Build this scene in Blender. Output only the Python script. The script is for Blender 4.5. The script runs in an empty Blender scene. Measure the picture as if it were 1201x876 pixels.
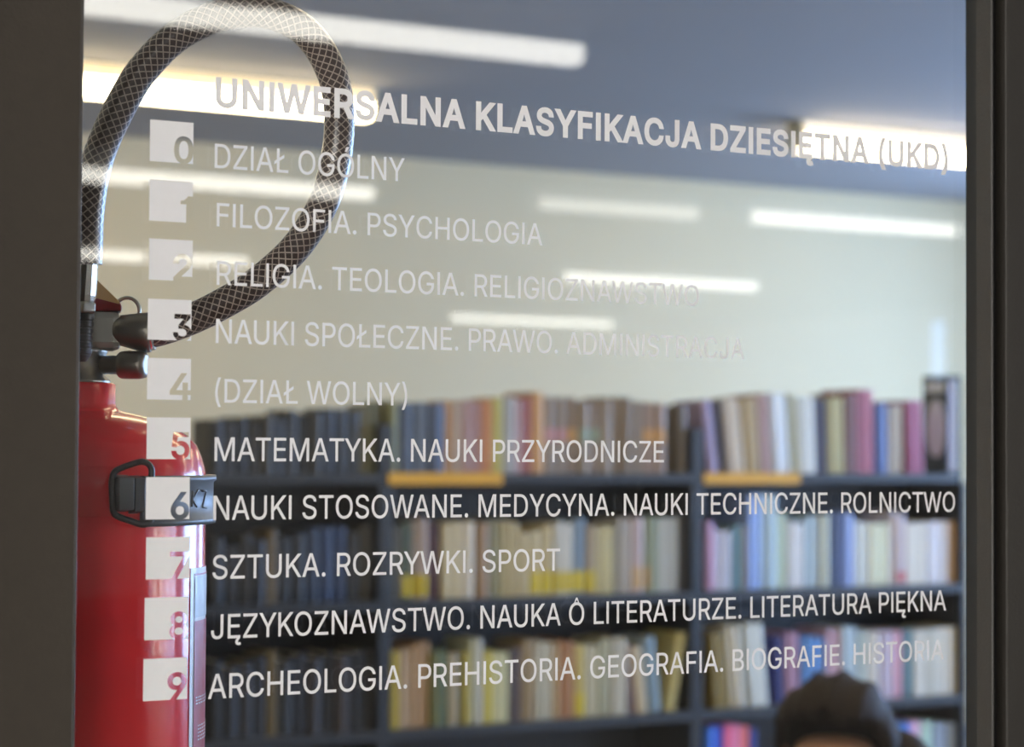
import bpy, bmesh, math, random, json
from mathutils import Vector, Matrix
from mathutils.geometry import delaunay_2d_cdt

# ------------------------------------------------------------------ camera, light, exposure
SC = bpy.context.scene
COL = SC.collection
rnd = random.Random(7)
R = math.radians
F_PX, W_PX, H_PX = 2540.0, 1201, 876
PSI, PITCH, ROLL = R(28.922), R(1.9985), R(0.3592)
EYE = Vector((0.0, -1.17, 1.5))
FW = Vector((math.sin(PSI)*math.cos(PITCH), math.cos(PSI)*math.cos(PITCH), math.sin(PITCH)))
_x0 = Vector((math.cos(PSI), -math.sin(PSI), 0.0))
_u0 = _x0.cross(FW)
RX = _x0*math.cos(ROLL) + _u0*math.sin(ROLL)
UP = -_x0*math.sin(ROLL) + _u0*math.cos(ROLL)

cam_d = bpy.data.cameras.new('camera')
cam = bpy.data.objects.new('camera', cam_d)
COL.objects.link(cam)
cam.matrix_world = Matrix(((RX.x, UP.x, -FW.x, EYE.x), (RX.y, UP.y, -FW.y, EYE.y), (RX.z, UP.z, -FW.z, EYE.z), (0, 0, 0, 1)))
cam_d.sensor_width = 36.0
cam_d.lens = F_PX/W_PX*36.0
cam_d.clip_start = 0.05
cam_d.dof.use_dof = True
cam_d.dof.focus_distance = 1.34
cam_d.dof.aperture_fstop = 8.2
cam_d.dof.aperture_blades = 0
SC.camera = cam

SC.view_settings.view_transform = 'Standard'
SC.view_settings.look = 'None'
SC.view_settings.gamma = 1.0
SC.view_settings.use_curve_mapping = False
SC.view_settings.exposure = 1.0
cy = SC.cycles
cy.use_denoising = True
cy.max_bounces = 10
cy.transmission_bounces = 8
cy.diffuse_bounces = 4
cy.glossy_bounces = 4
cy.caustics_reflective = False
cy.caustics_refractive = False
cy.sample_clamp_indirect = 6.0

world = bpy.data.worlds.new('world')
SC.world = world
world.use_nodes = True
world.node_tree.nodes['Background'].inputs[0].default_value = (0.55, 0.65, 0.85, 1)
world.node_tree.nodes['Background'].inputs[1].default_value = 0.6

L_LIB = 10.0          # radiance of the library luminaires
L_HALL = 4.1         # radiance of the reading hall luminaires
L_HALL_FILL = 7.9     # unseen hall windows, added to light lettering and extinguisher
L_LIB_WIN = 15.5      # daylit windows of the library
C_LIB = (1.0, 0.81, 0.48)
C_HALL = (1.0, 0.97, 0.88)
C_DAY = (0.34, 0.56, 1.0)
C_FILLH = (1.0, 0.96, 0.92)

# ------------------------------------------------------------------ pixel <-> place
def ray(px, py):
    return FW + RX*((px-600.5)/F_PX) - UP*((py-438.0)/F_PX)
def at_y(px, py, y):
    d = ray(px, py); return EYE + d*((y-EYE.y)/d.y)
def at_d(px, py, depth):
    return EYE + ray(px, py)*depth

# ------------------------------------------------------------------ helpers
def s2l(c):
    return c/12.92 if c <= 0.04045 else ((c+0.055)/1.055)**2.4
def hexc(h, k=1.0):
    return tuple(min(0.85, s2l(int(h[i:i+2], 16)/255.0)*k) for i in (0, 2, 4))

_mats = {}
def mat(name, rgb, rough=0.5, metal=0.0, var=0.06, vscale=40.0, bump=0.0, bscale=300.0, coat=0.0, spec=0.5):
    if name in _mats: return _mats[name]
    m = bpy.data.materials.new(name); m.use_nodes = True
    nt = m.node_tree; p = nt.nodes['Principled BSDF']
    tc = nt.nodes.new('ShaderNodeTexCoord')
    p.inputs['Roughness'].default_value = rough
    p.inputs['Metallic'].default_value = metal
    p.inputs['Specular IOR Level'].default_value = spec
    p.inputs['Coat Weight'].default_value = coat
    p.inputs['Coat Roughness'].default_value = 0.05
    if var > 0:
        n = nt.nodes.new('ShaderNodeTexNoise'); n.inputs['Scale'].default_value = vscale; n.inputs['Detail'].default_value = 3
        mp = nt.nodes.new('ShaderNodeMapRange')
        mp.inputs['To Min'].default_value = 1-var; mp.inputs['To Max'].default_value = 1+var
        mx = nt.nodes.new('ShaderNodeVectorMath'); mx.operation = 'SCALE'
        mx.inputs[0].default_value = rgb
        nt.links.new(tc.outputs['Object'], n.inputs['Vector'])
        nt.links.new(n.outputs['Fac'], mp.inputs['Value'])
        nt.links.new(mp.outputs[0], mx.inputs['Scale'])
        nt.links.new(mx.outputs[0], p.inputs['Base Color'])
    else:
        p.inputs['Base Color'].default_value = (*rgb, 1)
    if bump > 0:
        n2 = nt.nodes.new('ShaderNodeTexNoise'); n2.inputs['Scale'].default_value = bscale; n2.inputs['Detail'].default_value = 2
        b = nt.nodes.new('ShaderNodeBump'); b.inputs['Strength'].default_value = bump; b.inputs['Distance'].default_value = 0.001
        nt.links.new(tc.outputs['Object'], n2.inputs['Vector'])
        nt.links.new(n2.outputs['Fac'], b.inputs['Height'])
        nt.links.new(b.outputs[0], p.inputs['Normal'])
    _mats[name] = m
    return m
def emit(name, rgb, strength):
    if name in _mats: return _mats[name]
    m = bpy.data.materials.new(name); m.use_nodes = True
    p = m.node_tree.nodes['Principled BSDF']
    p.inputs['Base Color'].default_value = (0.8, 0.8, 0.8, 1)
    p.inputs['Emission Color'].default_value = (*rgb, 1)
    p.inputs['Emission Strength'].default_value = strength
    _mats[name] = m
    return m

def bx(bm, x0, x1, y0, y1, z0, z1, mi=0):
    vs = [bm.verts.new((x, y, z)) for z in (z0, z1) for y in (y0, y1) for x in (x0, x1)]
    for q in ((0, 2, 3, 1), (4, 5, 7, 6), (0, 1, 5, 4), (2, 6, 7, 3), (0, 4, 6, 2), (1, 3, 7, 5)):
        f = bm.faces.new([vs[i] for i in q]); f.material_index = mi
    return vs
def prism(bm, pts, axis_vec, mi=0):
    """closed polygon (3-D points) swept along axis_vec"""
    n = len(pts); a = [bm.verts.new(p) for p in pts]; b = [bm.verts.new(Vector(p)+axis_vec) for p in pts]
    fs = [bm.faces.new(a[::-1]), bm.faces.new(b)]
    for i in range(n):
        fs.append(bm.faces.new((a[i], a[(i+1) % n], b[(i+1) % n], b[i])))
    for f in fs: f.material_index = mi
def lathe(bm, prof, origin, axis=Vector((0, 0, 1)), seg=48, a0=0.0, a1=None, xdir=None, mi=0, caps=True, smooth=True):
    axis = axis.normalized()
    if xdir is None:
        xdir = axis.orthogonal().normalized()
    xdir = (xdir - axis*xdir.dot(axis)).normalized()
    ydir = axis.cross(xdir)
    full = a1 is None
    n = seg if full else seg+1
    rings = []
    for (r, h) in prof:
        ring = []
        for i in range(n):
            t = (2*math.pi*i/seg) if full else (a0 + (a1-a0)*i/seg)
            ring.append(bm.verts.new(origin + axis*h + (xdir*math.cos(t) + ydir*math.sin(t))*r))
        rings.append(ring)
    for j in range(len(rings)-1):
        for i in range(n if full else n-1):
            k = (i+1) % n
            f = bm.faces.new((rings[j][i], rings[j][k], rings[j+1][k], rings[j+1][i])); f.material_index = mi; f.smooth = smooth
    if caps and full:
        for ring, rev in ((rings[0], True), (rings[-1], False)):
            f = bm.faces.new(ring[::-1] if rev else ring); f.material_index = mi
    return rings
def smooth_path(pts, per=8, closed=False):
    out = []; n = len(pts)
    rng = range(n) if closed else range(n-1)
    for i in rng:
        g = lambda k: Vector(pts[k % n]) if closed else Vector(pts[max(0, min(n-1, k))])
        p0, p1, p2, p3 = g(i-1), g(i), g(i+1), g(i+2)
        for j in range(per):
            t = j/per
            out.append(0.5*((2*p1) + (p2-p0)*t + (2*p0-5*p1+4*p2-p3)*t*t + (3*p1-p0-3*p2+p3)*t**3))
    if not closed: out.append(Vector(pts[-1]))
    return out
def tube(bm, path, r, seg=16, closed=False, uv=False, mi=0):
    path = [Vector(p) for p in path]; n = len(path)
    def tan(i):
        if closed: return (path[(i+1) % n]-path[i-1]).normalized()
        return (path[min(n-1, i+1)]-path[max(0, i-1)]).normalized()
    nrm = tan(0).orthogonal().normalized(); rings = []; ts = [0.0]
    for i in range(n):
        t = tan(i); nrm = (nrm - t*nrm.dot(t)).normalized(); bn = t.cross(nrm)
        rr = r[i] if isinstance(r, (list, tuple)) else r
        rings.append([bm.verts.new(path[i] + (nrm*math.cos(2*math.pi*k/seg) + bn*math.sin(2*math.pi*k/seg))*rr) for k in range(seg)])
        if i: ts.append(ts[-1] + (path[i]-path[i-1]).length)
    lay = bm.loops.layers.uv.verify() if uv else None
    for i in range(n if closed else n-1):
        j = (i+1) % n
        for k in range(seg):
            l = (k+1) % seg
            f = bm.faces.new((rings[i][k], rings[i][l], rings[j][l], rings[j][k])); f.smooth = True; f.material_index = mi
            if uv:
                for lp, (u, v) in zip(f.loops, ((ts[i], k/seg), (ts[i], (k+1)/seg), (ts[j], (k+1)/seg), (ts[j], k/seg))):
                    lp[lay].uv = (u, v)
    if not closed:
        bm.faces.new(rings[0][::-1]).material_index = mi; bm.faces.new(rings[-1]).material_index = mi
def obj(name, bm, m, parent=None, bevel=0.0, fixn=True):
    if fixn: bmesh.ops.recalc_face_normals(bm, faces=bm.faces)
    me = bpy.data.meshes.new(name); bm.to_mesh(me); bm.free()
    for x in (m if isinstance(m, (list, tuple)) else [m]): me.materials.append(x)
    o = bpy.data.objects.new(name, me); COL.objects.link(o)
    if parent: o.parent = parent
    if bevel > 0:
        b = o.modifiers.new('bevel', 'BEVEL'); b.width = bevel; b.segments = 2; b.limit_method = 'ANGLE'; b.angle_limit = R(40)
    return o
def tag(o, label=None, cat=None, group=None, kind=None):
    for k, v in (('label', label), ('category', cat), ('group', group), ('kind', kind)):
        if v: o[k] = v
    return o
def thing(name, label, cat, loc=(0, 0, 0), group=None):
    o = bpy.data.objects.new(name, None); COL.objects.link(o); o.location = loc; o.empty_display_size = 0.05
    return tag(o, label, cat, group)
def rel(parent, bm):
    """shift a bmesh built in world coordinates into the parent's frame (unrotated parents)"""
    bmesh.ops.translate(bm, verts=bm.verts, vec=-Vector(parent.location)); return bm
def part(name, bm, m, parent, bevel=0.0, origin=None, label=None):
    o = obj(name, rel(origin or parent, bm), m, parent, bevel)
    if label: o['label'] = label
    return o
def struct(name, m, *boxes, bevel=0.0):
    bm = bmesh.new()
    for b in boxes: bx(bm, *b)
    return tag(obj(name, bm, m, None, bevel), kind='structure')

# ------------------------------------------------------------------ materials of the two rooms
M_wall = mat('cream wall paint', (0.60, 0.50, 0.315), 0.8, var=0.03, vscale=3)
M_ceil = mat('grey ceiling paint', (0.29, 0.28, 0.285), 0.9, var=0.03, vscale=2)
M_floor = mat('grey linoleum', (0.25, 0.23, 0.2), 0.5, var=0.15, vscale=6)
M_hallwall = mat('hall wall paint', (0.62, 0.61, 0.6), 0.8, var=0.03, vscale=3)
M_hallceil = mat('hall ceiling paint', (0.35, 0.36, 0.38), 0.9, var=0.03, vscale=2)
M_frame = mat('dark brown powder coat', (0.040, 0.032, 0.0225), 0.55, var=0.12, vscale=120, bump=0.35, bscale=420)
M_framedim = mat('dimmed brown frame paint', (0.021, 0.018, 0.014), 0.55, var=0.1, vscale=120, bump=0.2, bscale=420)  # same brown paint, with the right side's weaker light darkened in
M_rub = mat('black rubber gasket', (0.008, 0.008, 0.008), 0.6, var=0.05)
M_skirt = mat('grey skirting', (0.2, 0.2, 0.2), 0.6)

CEIL = 2.81
XL, XR = 0.3696, 1.0158           # visible glass edges in the door plane
LX0, LX1 = 0.16, 8.0             # library extents
BACK = 7.6
HX0, HX1, HY = -4.0, 13.0, -20.0  # hall extents

struct('floor', M_floor, (LX0-.14, LX1+.2, 0.06, BACK+.2, -.2, 0))
struct('ceiling', M_ceil, (LX0-.14, LX1+.2, 0.06, BACK+.2, CEIL, CEIL+.2))
struct('wall_back', M_wall, (LX0-.14, LX1+.2, BACK, BACK+.2, 0, CEIL))
struct('wall_left', M_wall, (LX0-.14, LX0+.14, 0.06, BACK, 0, CEIL))
# right wall of the library with two window openings
WY = ((0.4, 3.5), (5.5, 6.5)); WZ = (0.85, 2.6)
struct('wall_right', M_wall, (LX1, LX1+.2, 0.06, BACK, 0, WZ[0]), (LX1, LX1+.2, 0.06, BACK, WZ[1], CEIL),
       (LX1, LX1+.2, 0.06, WY[0][0], WZ[0], WZ[1]), (LX1, LX1+.2, WY[0][1], WY[1][0], WZ[0], WZ[1]), (LX1, LX1+.2, WY[1][1], BACK, WZ[0], WZ[1]))
struct('floor_hall', M_floor, (HX0-.2, HX1+.2, HY-.2, 0.06, -.2, 0))
struct('ceiling_hall', M_hallceil, (HX0-.2, HX1+.2, HY-.2, 0.06, CEIL, CEIL+.2))
# partition that holds the glass door
DX0, DX1, DZ = XL-.16, XR+.12, 2.16
struct('wall_front', M_hallwall, (HX0, DX0, -.06, .06, 0, CEIL), (DX1, HX1, -.06, .06, 0, CEIL), (DX0, DX1, -.06, .06, DZ, CEIL))
HWY = ((-9.5, -6.2), (-5.4, -2.6), (-2.0, -0.5)); HWZ = (0.85, 2.6)  # unseen windows on the left, added to light the vinyl
ys = [HY] + [v for w in HWY for v in w] + [0.0]
segs = [(ys[i], ys[i+1]) for i in range(0, len(ys), 2)]
struct('wall_hall_left', M_hallwall, (HX0-.2, HX0, HY, -.06, 0, HWZ[0]), (HX0-.2, HX0, HY, -.06, HWZ[1], CEIL),
       *[(HX0-.2, HX0, a, min(b, -.06), HWZ[0], HWZ[1]) for a, b in segs])
SWY, SWZ = (-14.46, -14.2), (2.15, 2.72)   # a slim high window at the far right of the hall
HRY = ((-9.0, -7.8), (-6.7, -5.8), (-4.9, -4.1), (-3.0, -1.8))  # unseen windows on the right, added as fill and streaks on the extinguisher
struct('wall_hall_right', M_hallwall, (HX1, HX1+.2, HY, SWY[0], 0, CEIL), (HX1, HX1+.2, SWY[1], HRY[0][0], 0, CEIL), (HX1, HX1+.2, SWY[0], SWY[1], 0, SWZ[0]), (HX1, HX1+.2, SWY[0], SWY[1], SWZ[1], CEIL),
       (HX1, HX1+.2, HRY[0][0], -.06, 0, HWZ[0]), (HX1, HX1+.2, HRY[0][0], -.06, HWZ[1], CEIL), *[(HX1, HX1+.2, a[1], b[0], HWZ[0], HWZ[1]) for a, b in zip(HRY, HRY[1:])], (HX1, HX1+.2, HRY[-1][1], -.06, HWZ[0], HWZ[1]))
struct('wall_hall_end', M_hallwall, (HX0-.2, HX1+.2, HY-.2, HY, 0, CEIL))
struct('baseboard_back', M_skirt, (LX0+.14, LX1, BACK-.015, BACK, 0, .08))

M_winframe = mat('white window frame', (0.7, 0.7, 0.7), 0.4, var=0.02)
M_dayL = emit('bluish daylight in library panes', C_DAY, L_LIB_WIN)
M_fillH = emit('added fill in left hall panes', C_FILLH, L_HALL_FILL)
M_fillR = emit('added fill in right hall panes', C_FILLH, L_HALL_FILL*1.5)
M_dayS = emit('dull daylight in the slim pane', C_DAY, 2.2)
wn = 0
def window(x, y0, y1, z0, z1, mpane):
    global wn; wn += 1
    bm = bmesh.new(); t = .06 if y1-y0 > 1 else .02
    bx(bm, x-.03, x+.03, y0, y1, z0, z0+t); bx(bm, x-.03, x+.03, y0, y1, z1-t, z1)
    bx(bm, x-.03, x+.03, y0, y0+t, z0+t, z1-t); bx(bm, x-.03, x+.03, y1-t, y1, z0+t, z1-t)
    nm = int((y1-y0)/.75)
    for k in range(1, nm):
        ym = y0+(y1-y0)*k/nm; bx(bm, x-.03, x+.03, ym-t*1.2, ym+t*1.2, z0+t, z1-t)
    f = tag(obj('window_%d' % wn, bm, M_winframe), kind='structure')
    bm = bmesh.new(); bx(bm, x-.004, x+.004, y0+t, y1-t, z0+t, z1-t); obj('pane', bm, mpane, f)
for y0, y1 in WY: window(LX1+.06, y0, y1, WZ[0], WZ[1], M_dayL)
for y0, y1 in HWY: window(HX0-.06, y0, y1, HWZ[0], HWZ[1], M_fillH)
for y0, y1 in HRY: window(HX1+.06, y0, y1, HWZ[0], HWZ[1], M_fillR)
window(HX1+.06, *SWY, *SWZ, M_dayS)

# ------------------------------------------------------------------ glass door
M_glass = bpy.data.materials.new('clear door glass'); M_glass.use_nodes = True
_nt = M_glass.node_tree; _nt.nodes.remove(_nt.nodes['Principled BSDF'])
_n = lambda t: _nt.nodes.new(t)
_ge, _do, _ab, _om, _pw, _ma = _n('ShaderNodeNewGeometry'), _n('ShaderNodeVectorMath'), _n('ShaderNodeMath'), _n('ShaderNodeMath'), _n('ShaderNodeMath'), _n('ShaderNodeMath')
_do.operation = 'DOT_PRODUCT'; _ab.operation = 'ABSOLUTE'; _om.operation = 'SUBTRACT'; _om.inputs[0].default_value = 1
_pw.operation = 'POWER'; _pw.inputs[1].default_value = 5
_ma.operation = 'MULTIPLY_ADD'; _ma.inputs[1].default_value = 0.955; _ma.inputs[2].default_value = 0.045
_tr, _gl, _mi = _n('ShaderNodeBsdfTransparent'), _n('ShaderNodeBsdfGlossy'), _n('ShaderNodeMixShader')
_tr.inputs[0].default_value = (0.985, 0.99, 0.987, 1); _gl.inputs['Roughness'].default_value = 0; _gl.inputs['Color'].default_value = (1, 1, 1, 1)
_L = _nt.links.new
_L(_ge.outputs['Incoming'], _do.inputs[0]); _L(_ge.outputs['Normal'], _do.inputs[1]); _L(_do.outputs['Value'], _ab.inputs[0]); _L(_ab.outputs[0], _om.inputs[1])
_L(_om.outputs[0], _pw.inputs[0]); _L(_pw.outputs[0], _ma.inputs[0]); _L(_ma.outputs[0], _mi.inputs[0]); _L(_tr.outputs[0], _mi.inputs[1]); _L(_gl.outputs[0], _mi.inputs[2])
_L(_mi.outputs[0], _nt.nodes['Material Output'].inputs['Surface'])
GT = 0.003
door = tag(bpy.data.objects.new('door_1', None), kind='structure'); COL.objects.link(door)
SW = 0.085
DH = 2.12
bm = bmesh.new(); bx(bm, XL-.012, XR+.012, -GT, GT, .10, DH-.10); obj('glass_pane', bm, M_glass, door)
bm = bmesh.new(); bx(bm, XL-SW-.03, XL-.0035, -.02, .02, 0.004, DH); obj('stile', bm, M_frame, door, bevel=.0028)
bm = bmesh.new(); bx(bm, XL-.0035, XL-.0008, -.0062, -GT, .10, DH-.10); bx(bm, XL-.0035, XL-.0008, GT, .0062, .10, DH-.10); obj('gasket', bm, M_rub, door)
# right side: a sloping glazing bead, a black gap, then the frame
bm = bmesh.new()
prism(bm, [(XR, -GT, .10), (XR+.0012, -.0165, .10), (XR+.0022, -.0175, .10), (XR+.0034, -.0165, .10), (XR+.0034, -GT, .10)], Vector((0, 0, DH-.2)))
obj('glazing_bead', bm, M_framedim, door)
bm = bmesh.new(); bx(bm, XR+.0034, XR+.016, -.009, .012, .10, DH-.10); obj('gasket', bm, M_rub, door)
bm = bmesh.new(); bx(bm, XR+.0125, XR+.09, -.02, .02, .004, DH); obj('stile', bm, M_framedim, door, bevel=.0015)
for z0, z1 in ((.004, .10), (DH-.10, DH)):
    bm = bmesh.new(); bx(bm, XL-.0035, XR+.0125, -.02, .02, z0, z1); obj('rail', bm, M_frame, door)
struct('trim_1', M_framedim, (DX0, XL-SW-.034, -.05, .05, 0, DZ), (XR+.094, DX1, -.05, .05, 0, DZ), (XL-SW-.034, XR+.094, -.05, .05, DH+.004, DZ))

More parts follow.
